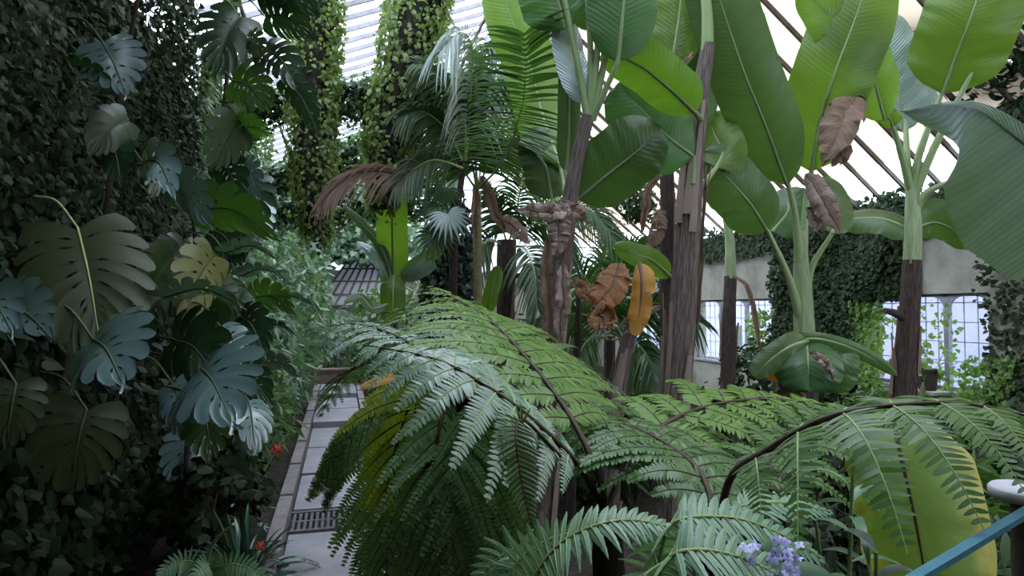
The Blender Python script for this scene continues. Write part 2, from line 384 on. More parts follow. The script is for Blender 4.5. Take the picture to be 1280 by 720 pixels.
def banana_leaf(root, pts, wpx, mat, roll=0, pet=None, name='leaf', fold=.22, droop=.25, wave=.04, wfreq=4, tears=0, half=(1, 1), seed=None, prof=banana_prof, rib=.017, label=None, ribmat='petiole', lean=.16):
    """pts: midrib from base to tip as sight-line points (px, py, d)"""
    seed = len(bpy.data.objects) if seed is None else seed
    P = [at(*p) for p in pts]; C = spline(P, 40); T = tangents(C)
    S, Nn = side_of(T, C, roll)
    W = wpx / 2 * np.mean([p[2] for p in pts]) / FPX
    mb = MB(); blade(mb, C, T, S, Nn, W, prof, fold, droop, wave, wfreq, seed, tears, half, lean)
    lf = part(name, mb, M[mat], root, label)
    rb = MB(); pp = ([at(*p) for p in pet] if pet else [])
    Q = np.vstack([spline(pp + [P[0]], 14)[:-1], C]) if pp else C
    k = len(Q) - len(C)
    rad = np.r_[np.linspace(rib * 1.9, rib * 1.25, k), np.linspace(rib * 1.2, rib * .25, len(C))]
    off = np.vstack([np.zeros((k, 3)), -Nn * rib * .4])
    rb.tube(Q + off, rad, 8)
    part('petiole', rb, M[ribmat], lf)
    return lf

def trunk(root, pts, rad, mat, name='trunk', n=26, ridge=.06, m=40, flakes=0, seed=0):
    P = [at(*p) for p in pts]; mb = MB(); mb.tube(P, rad, n, m, ridge=ridge, seed=seed)
    o = part(name, mb, M[mat], root)
    if flakes:
        g = np.random.default_rng(seed); C = spline(P, 60); T = tangents(C); fb = MB()
        R = np.interp(np.linspace(0, 1, 60), np.linspace(0, 1, len(rad)), rad)
        for _ in range(flakes):
            i0 = g.integers(2, 40); ln = g.integers(8, 20); ii = np.arange(i0, min(i0 + ln, 59)); a = g.uniform(0, 6.28)
            d = nrm(np.cross(T[i0], [math.cos(a), math.sin(a), .01])); e = np.cross(T[i0], d)
            t = np.linspace(0, 1, len(ii))[:, None]; w = R[i0] * g.uniform(.25, .6)
            c = C[ii] + d * (R[ii][:, None] * 1.06 + (.08 * R[i0] + g.uniform(0, .5) * R[i0] * t ** 3))
            fb.grid(np.stack([c - e * w * (1 - .6 * t), c + d * .15 * w, c + e * w * (1 - .6 * t)], 1))
        part('dead_sheath', fb, M['dead_pale' if mat == 'trunk' else 'dead'], o)
    return o

def frond(root, pts, Lp, mat, n=17, pn=26, pl=.075, roll=0, dr=.35, s0=.18, rmat='rachis', rr=.011, ang=(78, 45), seed=None, up=None, name='frond', lod=1, flat=.0, label=None, sides=(1, 1), rise=.1, prof=None, curl=.0, ribs=None):
    """bipinnate tree fern frond; pts: stalk from base to tip (px, py, d); Lp: longest pinna in metres; up: facing of the blade"""
    seed = len(bpy.data.objects) if seed is None else seed; g = np.random.default_rng(seed)
    C = spline([at(*p) for p in pts], 60); T = tangents(C)
    if up is None:
        S, U = side_of(T, C, roll)
    else:
        S = nrm(np.cross(T, np.asarray(up, float)))
        S = np.array([rot_about(S[i], T[i], math.radians(roll)) for i in range(60)]); U = np.cross(S, T)
    mb, rb = MB(), MB(); pb = mb if ribs else rb
    rb.tube(C, [rr * 1.3, rr, rr * .6, rr * .25], 7)
    ss = s0 + (1 - s0) * (np.linspace(0, 1, n) ** .92) * .985
    for i, s in enumerate(ss):
        k = s * 59; j = int(min(k, 58)); fr = k - j
        P0 = C[j] * (1 - fr) + C[j + 1] * fr
        q = (s - s0) / (1 - s0)
        ln = Lp * (prof(q) if prof else (min(1, (q + .12) / .38) ** .7 * (1 - max(0, q - .3) / .7) ** .75 + .02))
        a = math.radians(ang[0] + (ang[1] - ang[0]) * q)
        for sg, on in ((1, sides[0]), (-1, sides[1])):
            if not on: continue
            lg = ln * g.uniform(.9, 1.08); aa = a + g.normal(0, .07)
            D = nrm(T[j] * math.cos(aa) + S[j] * sg * math.sin(aa) + U[j] * (rise + g.normal(0, .06)))
            m = max(6, int(pn * (.35 + .65 * lg / Lp))); t = np.linspace(0, 1, m + 2)
            cv = P0 + lg * (D * t[:, None] - UPZ * (dr * g.uniform(.75, 1.25) * t[:, None] ** 2.2) * .8 + T[j] * curl * t[:, None] ** 2)
            tt = tangents(cv); un = nrm(U[j] - tt * np.sum(tt * U[j], 1, keepdims=True)); sd = np.cross(un, tt)
            mb.slot = 1; pb.tube(cv[::max(1, m // 8)], [rr * .38, rr * .12], 5, cap=False); mb.slot = 0
            tm = t[1:-1]; w0 = lg / m
            for s2 in (1, -1):
                l2 = pl * (lg / Lp) ** .35 * np.minimum(1, (tm + .06) / .16) ** .5 * (1 - tm) ** .55 * g.uniform(.85, 1.1, m) + .004
                X = nrm(tt[1:-1] * .38 + sd[1:-1] * s2 + un[1:-1] * .12 + g.normal(0, .06, (m, 3)))
                Z = nrm(un[1:-1] + g.normal(0, .12, (m, 3))); Z = nrm(Z - X * np.sum(X * Z, 1, keepdims=True)); Y = np.cross(Z, X)
                mb.inst(PINN_V, PINN_F, cv[1:-1], X, Y, Z, l2, np.full(m, w0 * .92), l2)
    f = part(name, mb, [M[mat], M[ribs]] if ribs else M[mat], root, label); part('rachis', rb, M[rmat], f)
    return f

def sword(root, pts, Lp, mat='sword', n=26, roll=0, up=None, s0=.1, w=None, dr=.3, rmat='rachis_green', seed=None, name='frond', ang=(80, 55), rise=.15, toothed=True, label=None, sides=(1, 1), rr=.006):
    """once-divided fern frond: broad toothed leaflets along a pale stalk"""
    seed = len(bpy.data.objects) if seed is None else seed; g = np.random.default_rng(seed)
    C = spline([at(*p) for p in pts], 60); T = tangents(C)
    if up is None: S, U = side_of(T, C, roll)
    else:
        S = nrm(np.cross(T, np.asarray(up, float))); S = np.array([rot_about(S[i], T[i], math.radians(roll)) for i in range(60)]); U = np.cross(S, T)
    L = np.sum(np.linalg.norm(np.diff(C, axis=0), axis=1)); wd = (L * (1 - s0) / n * 1.0) if w is None else w
    mb, rb = MB(), MB(); rb.tube(C, [rr * 1.4, rr, rr * .7, rr * .3], 6)
    for i, s in enumerate(s0 + (1 - s0) * np.linspace(0, .99, n)):
        k = s * 59; j = int(min(k, 58)); P0 = C[j] + (C[j + 1] - C[j]) * (k - j); q = (s - s0) / (1 - s0)
        ln = Lp * (min(1, (q + .15) / .35) ** .6 * (1 - max(0, q - .35) / .65) ** .7 + .03); a = math.radians(ang[0] + (ang[1] - ang[0]) * q)
        for sg, on in ((1, sides[0]), (-1, sides[1])):
            if not on: continue
            lg = ln * g.uniform(.92, 1.06)
            D = nrm(T[j] * math.cos(a) + S[j] * sg * math.sin(a) + U[j] * (rise + g.normal(0, .07)))
            m = 13; t = np.linspace(0, 1, m)
            cv = P0 + lg * (D * t[:, None] - UPZ * (dr * t[:, None] ** 2) * .7)
            tt = tangents(cv); un = nrm(U[j] - tt * np.sum(tt * U[j], 1, keepdims=True)); sd = np.cross(un, tt)
            hw = wd * .5 * np.minimum(1, (t + .1) / .2) * (1 - t ** 2.2) ** .8
            if toothed: hw = hw * (1 + .08 * (np.arange(m) % 2 * 2 - 1))
            G = np.stack([cv - sd * hw[:, None] - un * (.18 * hw)[:, None], cv + un * .002, cv + sd * hw[:, None] - un * (.18 * hw)[:, None]], 1)
            mb.grid(G, np.stack([np.broadcast_to([0, .5, 1.0], (m, 3)), np.broadcast_to(t[:, None], (m, 3))], -1))
            rb.tube(cv[:10] + un[:10] * .003, [.0022, .0008], 4, cap=False)
    f = part(name, mb, M[mat], root, label); part('rachis', rb, M[rmat], f)
    return f

def palm_frond(root, pts, Lp, mat='palm', n=46, roll=0, up=None, dr=.5, w=.03, s0=.2, ang=(65, 25), rise=.25, rmat='rachis_green', seed=None, rr=.014, name='frond', sides=(1, 1)):
    """feather palm frond: long narrow leaflets along a stalk"""
    seed = len(bpy.data.objects) if seed is None else seed; g = np.random.default_rng(seed)
    C = spline([at(*p) for p in pts], 60); T = tangents(C)
    if up is None: S, U = side_of(T, C, roll)
    else:
        S = nrm(np.cross(T, np.asarray(up, float))); S = np.array([rot_about(S[i], T[i], math.radians(roll)) for i in range(60)]); U = np.cross(S, T)
    mb, rb = MB(), MB(); rb.tube(C, [rr * 1.4, rr, rr * .6, rr * .2], 7)
    for s in s0 + (1 - s0) * np.linspace(0, 1, n) * .99:
        k = s * 59; j = int(min(k, 58)); P0 = C[j] + (C[j + 1] - C[j]) * (k - j); q = (s - s0) / (1 - s0)
        ln = Lp * (min(1, (q + .25) / .45) ** .6 * (1 - .45 * max(0, q - .4) / .6)); a = math.radians(ang[0] + (ang[1] - ang[0]) * q)
        for sg, on in ((1, sides[0]), (-1, sides[1])):
            if not on: continue
            lg = ln * g.uniform(.85, 1.1); aa = a + g.normal(0, .06)
            D = nrm(T[j] * math.cos(aa) + S[j] * sg * math.sin(aa) + U[j] * (rise + g.normal(0, .08)))
            t = np.linspace(0, 1, 7); cv = P0 + lg * (D * t[:, None] - UPZ * (dr * g.uniform(.7, 1.3) * t[:, None] ** 2.4) * .8)
            tt = tangents(cv); un = nrm(U[j] - tt * np.sum(tt * U[j], 1, keepdims=True)); sd = np.cross(un, tt)
            hw = (w * .5 * np.minimum(1, (t + .15) / .3) * (1 - t ** 1.8) ** .8)[:, None]
            mb.grid(np.stack([cv - sd * hw + un * hw * .3, cv, cv + sd * hw + un * hw * .3], 1))
    f = part(name, mb, M[mat], root); part('rachis', rb, M[rmat], f)
    return f

def fan_leaf(root, base, pet_from, R, mat, facing, axis, n=16, spread=125, drop=.35, seed=0):
    """fan palm leaf: ribs spreading from one point"""
    g = np.random.default_rng(seed); mb = MB(); Z = nrm(facing); X = nrm(axis - Z * np.dot(axis, Z)); Y = np.cross(Z, X)
    for a in np.linspace(-spread, spread, n):
        a = math.radians(a); D = X * math.cos(a) + Y * math.sin(a); t = np.linspace(0, 1, 7)
        lg = R * (1 - .25 * abs(a) / PI) * g.uniform(.92, 1.05)
        cv = base + lg * (D * t[:, None] - UPZ * drop * t[:, None] ** 3)
        tt = tangents(cv); sd = np.cross(Z, tt); hw = (R * .085 * np.minimum(1, t / .45 + .05) * (1 - np.maximum(0, t - .45) / .55) ** .9)[:, None]
        mb.grid(np.stack([cv - sd * hw - Z * hw * .5, cv, cv + sd * hw - Z * hw * .5], 1))
    f = part('leaf', mb, M[mat], root)
    if pet_from is not None:
        pb = MB(); pb.tube([pet_from, (np.asarray(pet_from) + base) / 2 + UPZ * .05, base], [.012, .008], 6, 12); part('petiole', pb, M['rachis_green'], f)
    return f

def monstera_blade(mb, C, T, S, Nn, W, L, seed=0, nf=7, slots=True, cup=.25):
    """split leaf: each lateral finger is a strip; slots open towards the margin, small holes lie near the midrib"""
    g = np.random.default_rng(seed)
    def mid(s): 
        k = np.clip(s, 0, 1) * (len(C) - 1); j = np.minimum(k.astype(int), len(C) - 2); f = (k - j)[..., None]
        return C[j] * (1 - f) + C[j + 1] * f, nrm(T[j] * (1 - f) + T[j + 1] * f), nrm(S[j] * (1 - f) + S[j + 1] * f), nrm(Nn[j] * (1 - f) + Nn[j + 1] * f)
    for sg in (1, -1):
        ed = np.linspace(-.0, 1, nf + 1); ed[1:-1] += g.normal(0, .015, nf - 1)
        sl = g.uniform(.50, .74, nf + 1); hole = g.uniform(0, 1, nf + 1) < .75
        for i in range(nf):
            t = np.linspace(0, 1, 15)
            def gap(k):
                if k == 0 or k == nf or not slots: return np.zeros_like(t)
                gp = .20 * np.clip((t - sl[k]) / (1 - sl[k]), 0, 1) ** .55
                if hole[k]:
                    h0, h1 = .14, min(.36, sl[k] - .06); gp = gp + .24 * np.sqrt(np.clip(1 - ((t - (h0 + h1) / 2) / ((h1 - h0) / 2)) ** 2, 0, 1))
                return gp
            ga, gb = gap(i), gap(i + 1); wid = ed[i + 1] - ed[i]
            cols = []
            for c in np.linspace(0, 1, 5):
                x = ed[i] + wid * (ga * .5 + c * (1 - .5 * ga - .5 * gb))
                th = np.radians(140 - 128 * x ** .8)                       # lateral direction swings from backwards to the tip
                ln = W * (np.sin(np.clip(.20 + .62 * x, 0, 1) * PI) ** .55) * (1 - .06 * (2 * c - 1) ** 2 * np.ones_like(t))
                tipbite = 1 - .07 * np.abs(2 * c - 1) ** 2.5
                tt = t * tipbite
                P, TT, SS, NN = mid(.04 + .86 * x)
                r = ln * tt; bend = np.radians(22) * tt                     # laterals curve towards the tip
                al = r * np.cos(th - bend); ac = r * np.sin(th - bend)
                z = cup * .7 * ac - cup * 1.5 * ac ** 2 / W + (.015 * W) * np.sin(x * nf * 6.28 + 1.57) * tt
                cols.append(P + TT * al[:, None] + SS * (sg * ac)[:, None] + NN * z[:, None])
            G = np.stack(cols, 1)
            mb.grid(G, np.stack([np.broadcast_to(.5 + sg * .5 * t[:, None], G.shape[:2]), np.broadcast_to((ed[i] + wid * np.linspace(0, 1, 5))[None], G.shape[:2])], -1))

def monstera_leaf(root, base, tip, wpx, mat, roll=0, pet=None, seed=None, sag=.12, cup=.25, nf=7, ribmat='monstera_rib', slots=True, label=None):
    seed = len(bpy.data.objects) if seed is None else seed
    A, B = at(*base), at(*tip); L = np.linalg.norm(B - A)
    midp = (A + B) / 2 + UPZ * sag * L + (EYE - A) / np.linalg.norm(EYE - A) * sag * .5 * L
    C = spline([A, midp, B], 24); T = tangents(C); S, Nn = side_of(T, C, roll)
    W = wpx / 2 * (base[2] + tip[2]) / 2 / FPX
    mb = MB(); monstera_blade(mb, C, T, S, Nn, W, L, seed, nf, slots, cup)
    lf = part('leaf', mb, M[mat], root, label)
    rb = MB(); st = at(*pet) if pet is not None else A + np.array([-.25, .12, .18])
    Q = np.vstack([spline([st, (st + A) / 2 + UPZ * .06, A], 10)[:-1], C + Nn * .002])
    rb.tube(Q, [.008, .007, .006, .002], 6)
    part('petiole', rb, M[ribmat], lf)
    return lf

def dead_leaf(root, pts, wpx, mat='dead', roll=0, seed=0, fold=.9, name='dead_leaf', tears=5, wave=.22):
    g = np.random.default_rng(seed)
    P = [at(*p) for p in pts]; C = spline(P, 40); C = C + np.cumsum(g.normal(0, .004, C.shape), 0); T = tangents(C); S, Nn = side_of(T, C, roll)
    W = wpx / 2 * np.mean([p[2] for p in pts]) / FPX; mb = MB()
    blade(mb, C, T, S, Nn, W, lambda s: (.35 + .65 * np.sin(np.clip(s, 0, 1) * PI) ** .6) * (1 - s ** 6), fold, .35, wave, 3.3, seed, tears)
    o = part(name, mb, M[mat], root); r = MB(); r.tube(C, [.016, .012, .005], 6); part('midrib', r, M['dead'], o)
    return o

def strap_plant(name, loc, label, cat, n, L, w, mat, seed=0, spread=1.0, group=None, upright=.9, drop=.9):
    g = np.random.default_rng(seed); root = thing(name, loc, label, cat, group); loc = np.array(loc)
    for i in range(n):
        a = i * 2.4 + g.normal(0, .2); el = g.uniform(.35, 1.0)
        D = nrm(np.array([math.cos(a) * (1.15 - el) * spread, math.sin(a) * (1.15 - el) * spread, el * upright]))
        l = L * g.uniform(.7, 1.1); t = np.linspace(0, 1, 14)
        cv = loc + np.array([math.cos(a), math.sin(a), 0]) * .03 + l * (D * t[:, None] - UPZ * drop * (1.2 - el) * t[:, None] ** 2.3)
        tt = tangents(cv); sd = nrm(np.cross(tt, UPZ + .01)); un = np.cross(sd, tt); hw = (w / 2 * np.minimum(1, t / .2 + .35) * (1 - t ** 2.5) ** .8)[:, None]
        mb = MB(); mb.grid(np.stack([cv - sd * hw + un * hw * .35, cv, cv + sd * hw + un * hw * .35], 1)); part('leaf', mb, M[mat], root)
    return root

def shrub(name, c, r, label, cat, mat, tmpl, n, size, seed=0, group=None, stem='twig', down=.6, shell=.55, jitter=.7):
    """leafy bush: branching stems on the ground, leaves gathered towards the outside of the crown"""
    g = np.random.default_rng(seed); c = np.array(c, float); r = np.array(r, float)
    base = np.array([c[0], c[1], 0.0]); root = thing(name, base, label, cat, group)
    d = nrm(g.normal(0, 1, (n, 3))); rad = g.uniform(shell, 1, n) ** .7
    bump = np.array([1 + .28 * noise.noise(Vector(x * 2.2 + seed)) for x in d])
    pos = c + d * r * (rad * bump)[:, None]; pos = pos[pos[:, 2] > .03]; dd = nrm((pos - c) / r)
    mb = MB(); scatter(mb, tmpl, pos, nrm(dd + np.array([0, 0, .5])), size, down, jitter, g); part('foliage', mb, M[mat], root)
    sb = MB()
    for i in range(7):
        q = nrm(g.normal(0, 1, 3)) * r * .75 + c; q[2] = max(q[2], .3)
        sb.tube([base + g.normal(0, .03, 3) * [1, 1, 0], (base + q) / 2 + g.normal(0, .06, 3), q], [.02, .012, .005], 6, 10)
    part('stem', sb, M[stem], root)
    return root

# ================================================================== THE SETTING
def struct(name, mb, mat, loc=(0, 0, 0), smooth=False):
    return solo(name, mb, mat, loc, kind='structure', smooth=smooth)
XL, XR, XRIDGE = -2.2, 9.75, 4.55
ZE_R = 4.10                                   # right eave
def zl(x): return 2.2 + 4.24 + .4 * x         # left slope of the roof
def zr(x): return ZE_R + .80 * (XR - x)       # right slope
Y0, Y1 = -1.0, 23.0

# floor: uneven planting soil
gx, gy = np.meshgrid(np.linspace(XL, XR, 60), np.linspace(Y0, Y1, 110), indexing='ij')
gz = np.array([[.10 * noise.noise(Vector((x * .9, y * .9, 0))) + .04 * noise.noise(Vector((x * 3, y * 3, 3))) for x, y in zip(rx, ry)] for rx, ry in zip(gx, gy)]) - .02
gz = np.where((gx > -.9) & (gx < .65), -.03, gz)
mb = MB(); mb.grid(np.stack([gx, gy, gz], -1)); struct('floor', mb, M['soil'], smooth=True)

# stone path with kerbs and two low steps
mb = MB()
for a, b, z in ((3.2, 5.05, .05), (5.1, 6.55, .05), (7.25, 8.7, .08), (8.75, 10.3, .10), (10.35, 12.0, .10), (12.05, 13.6, .20), (13.65, 15.2, .20), (15.25, 17.3, .30)):
    mb.box((-.46, a, -.05), (.38, b, z))
struct('path', mb, M['stone'])
mb = MB()
for y in np.arange(3.2, 17.2, 1.4): mb.box((-.61, y, -.05), (-.48, y + 1.38, .16 + .012 * (y - 3)))
struct('trim_1', mb, M['kerb'])
mb = MB()
for y in np.arange(3.2, 17.2, 1.4): mb.box((.40, y, -.05), (.53, y + 1.38, .15 + .012 * (y - 3)))
struct('trim_2', mb, M['kerb'])
mb = MB(); mb.box((-.60, 17.35, 0), (.55, 17.75, .62)); mb.box((-.64, 17.32, .62), (.59, 17.8, .67)); struct('trim_3', mb, M['brownstone'])
# drain grate
gr = thing('drain_grate', (-.08, 6.9, .06), 'grey metal drain grate set across the stone path', 'grate')
mb = MB()
for i in range(15): mb.box((-.45 + i * .056, 6.62, .03), (-.45 + i * .056 + .028, 7.18, .062))
part('bars', mb, M['grate'], gr, smooth=False)
mb = MB(); mb.box((-.46, 6.58, .02), (.38, 6.63, .07)); mb.box((-.56, 7.17, .02), (.38, 7.22, .07)); mb.box((-.46, 6.88, .03), (.38, 6.92, .065)); part('frame', mb, M['grate'], gr, smooth=False)

# walls
mb = MB(); mb.box((XL - .4, Y0, -.1), (XL, Y1, zl(XL) - .05)); struct('wall_left', mb, M['wall_dark'])
mb = MB(); mb.box((XL - .4, Y1, -.1), (XR + .3, Y1 + .3, 3.6)); struct('wall_back', mb, M['plaster'])
FX = 4.6
mb = MB(); mb.box((XL - .4, Y0 - .3, -.1), (FX, Y0, 8.2)); mb.box((FX, Y0 - .3, -.1), (XR + .3, Y0, 1.6)); mb.box((FX, Y0 - .3, 4.4), (XR + .3, Y0, 8.2)); struct('wall_front_added', mb, M['plaster'])  # unseen wall added behind the camera to shade the left side
w = thing('window_5', (7, Y0 - .15, 1.6), None, None); w['kind'] = 'structure'  # unseen window, added in that wall to tune the light
mb = MB()
for x in np.linspace(FX, XR, 6): mb.bar((x, Y0 - .15, 1.6), (x, Y0 - .15, 4.4), .06, .06, np.array([1.0, 0, 0]))
for z in (1.65, 3.0, 4.35): mb.bar((FX, Y0 - .15, z), (XR, Y0 - .15, z), .06, .06)
part('window_frame', mb, M['frame'], w, smooth=False)
mb = MB(); mb.box((FX, Y0 - .16, 1.6), (XR, Y0 - .154, 4.4)); part('pane', mb, M['glass'], w, smooth=False)
WIN = [(7.72, 10.1), (12.9, 16.25), (18.4, 21.3)]; WZ0, WZ1 = .86, 2.48
mb = MB(); ys = [Y0] + [y for w in WIN for y in w] + [Y1]
for a, b in zip(ys[::2], ys[1::2]): mb.box((XR, a, -.1), (XR + .35, b, ZE_R + .02))
for a, b in WIN: mb.box((XR, a, -.1), (XR + .35, b, WZ0)); mb.box((XR, a, WZ1), (XR + .35, b, ZE_R + .02))
struct('wall_right', mb, M['plaster'])
mb = MB(); mb.box((XR - .10, Y0, ZE_R - .02), (XR + .4, Y1, ZE_R + .08)); struct('trim_4', mb, M['iron'])

# windows: three lights with rounded heads, barred outside
for k, (a, b) in enumerate(WIN):
    w = thing('window_%d' % (k + 1), (XR + .1, (a + b) / 2, WZ0), None, None); w['kind'] = 'structure'
    fb = MB(); x0, x1 = XR + .08, XR + .16
    nl = 3; wd = (b - a) / nl
    for i in range(nl + 1): y = a + i * wd; fb.box((x0, y - .045, WZ0), (x1, y + .045, WZ1))
    fb.box((x0, a, WZ0), (x1, b, WZ0 + .07)); fb.box((x0, a, WZ1 - .05), (x1, b, WZ1)); fb.box((XR - .06, a - .05, WZ0 - .05), (XR + .2, b + .05, WZ0 + .002))
    for i in range(nl):       # rounded corners of each light's head
        for sg, yc in ((1, a + i * wd + .045), (-1, a + (i + 1) * wd - .045)):
            r = .22; th = np.linspace(0, PI / 2, 8); zc = WZ1 - .05
            arc = np.stack([yc + sg * r * (1 - np.cos(th)), zc - r + r * np.sin(th)], 1)
            o = np.stack([np.full(8, x0 + .01), arc[:, 0], arc[:, 1]], 1); cn = np.array([[x0 + .01, yc, zc]])
            fb.add(np.vstack([o, cn, o + [.06, 0, 0], cn + [.06, 0, 0]]), [np.array([[j, j + 1, 8] for j in range(7)] + [[j + 9, 17, j + 10] for j in range(7)]), np.array([[j, j + 9, j + 10, j + 1] for j in range(7)])])
    part('window_frame', fb, M['frame'], w, smooth=False)
    gb = MB(); x = XR + .28
    for y in np.arange(a + .15, b, .24): gb.bar((x, y, WZ0), (x, y, WZ1), .014, .014, np.array([1.0, 0, 0]))
    for z in np.linspace(WZ0 + .15, WZ1 - .15, 5): gb.bar((x, a, z), (x, b, z), .016, .016)
    part('window_bars', gb, M['frame'], w, smooth=False)
    if k == 1:
        ob = MB(); ob.box((x0 - .01, 14.3, WZ0), (x1 + .01, 14.42, WZ0 + .95)); part('window_post', ob, M['frame_green'], w, smooth=False)
    pb = MB(); pb.box((XR + .115, a, WZ0), (XR + .121, b, WZ1)); part('pane', pb, M['glass'], w, smooth=False)

# roof: glass, glazing bars, purlins, ridge, shade cloth over the right slope
roof = thing('ceiling', (XRIDGE, 11, zl(XRIDGE)), None, None); roof['kind'] = 'structure'
def slab(x0, z0, x1, z1, y0, y1, th, lift):
    return (x0, z0 + lift, x1, z1 + lift, y0, y1, th)
mb = MB()
for (x0, z0, x1, z1) in ((XL, zl(XL), XRIDGE, zl(XRIDGE)), (XRIDGE, zl(XRIDGE), XR + .3, zr(XR + .3))):
    q = np.array([(x0, Y0, z0 + .05), (x1, Y0, z1 + .05), (x1, Y1, z1 + .05), (x0, Y1, z0 + .05)]); mb.add(q, [np.array([[0, 1, 2, 3]])])
part('glass_panes', mb, M['glass'], roof, smooth=False)
mb = MB()
for y in np.arange(Y0, Y1, .42): mb.bar((XL, y, zl(XL)), (XRIDGE, y, zl(XRIDGE)), .035, .07)
part('glazing_bars', mb, M['greybar'], roof, smooth=False)
mb = MB()
for y in np.arange(Y0, Y1, .62): mb.bar((XR + .2, y, zr(XR + .2)), (XRIDGE, y, zr(XRIDGE)), .045, .07)
part('glazing_bars', mb, M['iron'], roof, smooth=False)
mb = MB()
for x in (-1.2, .6, 2.4): mb.bar((x, Y0, zl(x) - .08), (x, Y1, zl(x) - .08), .04, .06)
for x in (5.9, 7.4): mb.bar((x, Y0, zr(x) - .08), (x, Y1, zr(x) - .08), .05, .07)
mb.bar((XRIDGE, Y0, zl(XRIDGE) - .08), (XRIDGE, Y1, zl(XRIDGE) - .08), .1, .2)
part('purlins', mb, M['iron'], roof, smooth=False)
mb = MB(); mb.bar((XL, 2.7, zl(XL) + .12), (-.2, 2.7, zl(-.2) + .12), 7.4, .04); part('added_shade_boards', mb, M['iron'], roof, smooth=False)  # boards added out of view to keep the left side in shade
mb = MB()
edges = np.arange(Y0, Y1 + .1, 2.4)
for a, b in zip(edges[:-1], edges[1:]):        # each length of cloth sags a little between its rods
    yy = np.linspace(a + .03, b - .03, 9)
    for x0, x1 in ((4.62, 6.15), (6.15, 7.65), (7.65, 9.2)):
        xx = np.linspace(x0, x1, 9); X_, Y_ = np.meshgrid(xx, yy, indexing='ij')
        sag = .10 * np.sin((X_ - x0) / (x1 - x0) * PI) * (.6 + .4 * np.sin((Y_ - a) / (b - a) * PI))
        mb.grid(np.stack([X_, Y_, zr(X_) + .24 - sag], -1))
part('shade_cloth', mb, M['cream'], roof)
# glazed end above the back wall
mb = MB()
q = np.array([(XL, Y1, 3.6), (XR, Y1, 3.6), (XR, Y1, ZE_R), (XRIDGE, Y1, zl(XRIDGE)), (XL, Y1, zl(XL))]); mb.add(q, [np.array([[0, 1, 2, 3, 4]])])
part('end_glass', mb, M['frosted'], roof, smooth=False)
mb = MB()
for x in np.arange(XL, XR, .6): mb.bar((x, Y1 - .05, 3.6), (x, Y1 - .05, min(zl(x), zr(x))), .04, .06)
for z in (4.6, 5.6, 6.6): mb.bar((XL, Y1 - .05, z), (XR, Y1 - .05, z), .04, .05)
part('end_bars', mb, M['greybar'], roof, smooth=False)
# low sloped glazing at the far end
w = thing('window_4', (.4, 20, 2.4), None, None); w['kind'] = 'structure'
A0, B0 = at(396, 382, 19.5), at(486, 382, 19.5); A1, B1 = at(440, 318, 21.5), at(492, 318, 21.5)
mb = MB(); mb.add(np.array([A0, B0, B1, A1]), [np.array([[0, 1, 2, 3]])]); part('pane', mb, M['frosted'], w, smooth=False)
mb = MB()
for t in np.linspace(0, 1, 9): mb.bar(A0 + (B0 - A0) * t - [0, .04, 0], A1 + (B1 - A1) * t - [0, .04, 0], .05, .05)
for t in (0, .2, .45, .7, 1): mb.bar(A0 + (A1 - A0) * t - [0, .05, 0], B0 + (B1 - B0) * t - [0, .05, 0], .05, .05)
part('window_bars', mb, M['iron'], w, smooth=False)
mb = MB(); mb.box((A0[0] - .2, A0[1] - .1, -.1), (B0[0] + .2, A0[1] + .1, A0[2])); struct('wall_far', mb, M['plaster'])

# outdoors, beyond the windows
mb = MB(); mb.box((XR + .36, -20, -.3), (40, 60, -.05)); struct('pavement', mb, M['paving'])
mb = MB(); mb.box((17.5, -20, -.05), (18.0, 60, 4.2)); struct('exterior_wall', mb, M['outwall'])

# light: an overcast, slightly blue sky
wd = bpy.data.worlds.new('sky'); scene.world = wd; wd.use_nodes = True
bg = wd.node_tree.nodes['Background']; bg.inputs['Color'].default_value = (.80, .88, 1.0, 1); bg.inputs['Strength'].default_value = 7.3
scene.view_settings.view_transform = 'Standard'; scene.view_settings.look = 'None'; scene.view_settings.gamma = 1; scene.view_settings.exposure = 0
scene.view_settings.use_curve_mapping = False
scene.cycles.max_bounces = 8; scene.cycles.transparent_max_bounces = 12; scene.cycles.diffuse_bounces = 4

# ================================================================== CLIMBERS (leaves nobody could count)
def ivy(name, pos, nor, size, mat, label, down=.8, jitter=.5, tmpl=IVY, seed=0):
    g = np.random.default_rng(seed); o = pos.mean(0); mb = MB(); scatter(mb, tmpl, pos, nor, size, down, jitter, g)
    return solo(name, mb, M[mat], o, label, 'ivy', kind='stuff')

def wall_x(y, z):
    """how far the greenery on the left wall stands out"""
    n1 = noise.noise(Vector((y * .55, z * .6, 1.7))); n2 = noise.noise(Vector((y * 1.6, z * 1.7, 5.1)))
    top = max(0, z - 3.6) * .28 * max(0, 1 - abs(y - 5.5) / 5)
    return -1.75 + .28 * n1 + .12 * n2 + min(.75, top)
def left_sheet(n, ylo, yhi, zlo, zhi, g, depth=.25, bias=1.0):
    y = ylo + (yhi - ylo) * g.uniform(0, 1, n) ** bias; z = g.uniform(zlo, zhi, n)
    x = np.array([wall_x(a, b) for a, b in zip(y, z)]) - g.uniform(0, depth, n)
    return np.stack([x, y, z], 1), np.tile([1.0, -.25, .35], (n, 1))
g = np.random.default_rng(1)
p, n_ = left_sheet(24000, 1.0, 9.5, 2.5, 5.5, g, .3, 1.2)
ivy('ivy', p, n_, .06, 'ivy', 'dense dark small-leaved ivy covering the upper left wall', seed=1)
p, n_ = left_sheet(9000, 1.0, 12, 0, 2.6, g, .3, 1.2)
ivy('heart_leaf_creeper', p, n_, .105, 'heart', 'dark heart-leaved creeper hanging over the lower left wall', tmpl=HEART, seed=2)
p, n_ = left_sheet(16000, 9.0, 22, .3, 5.4, g, .5)
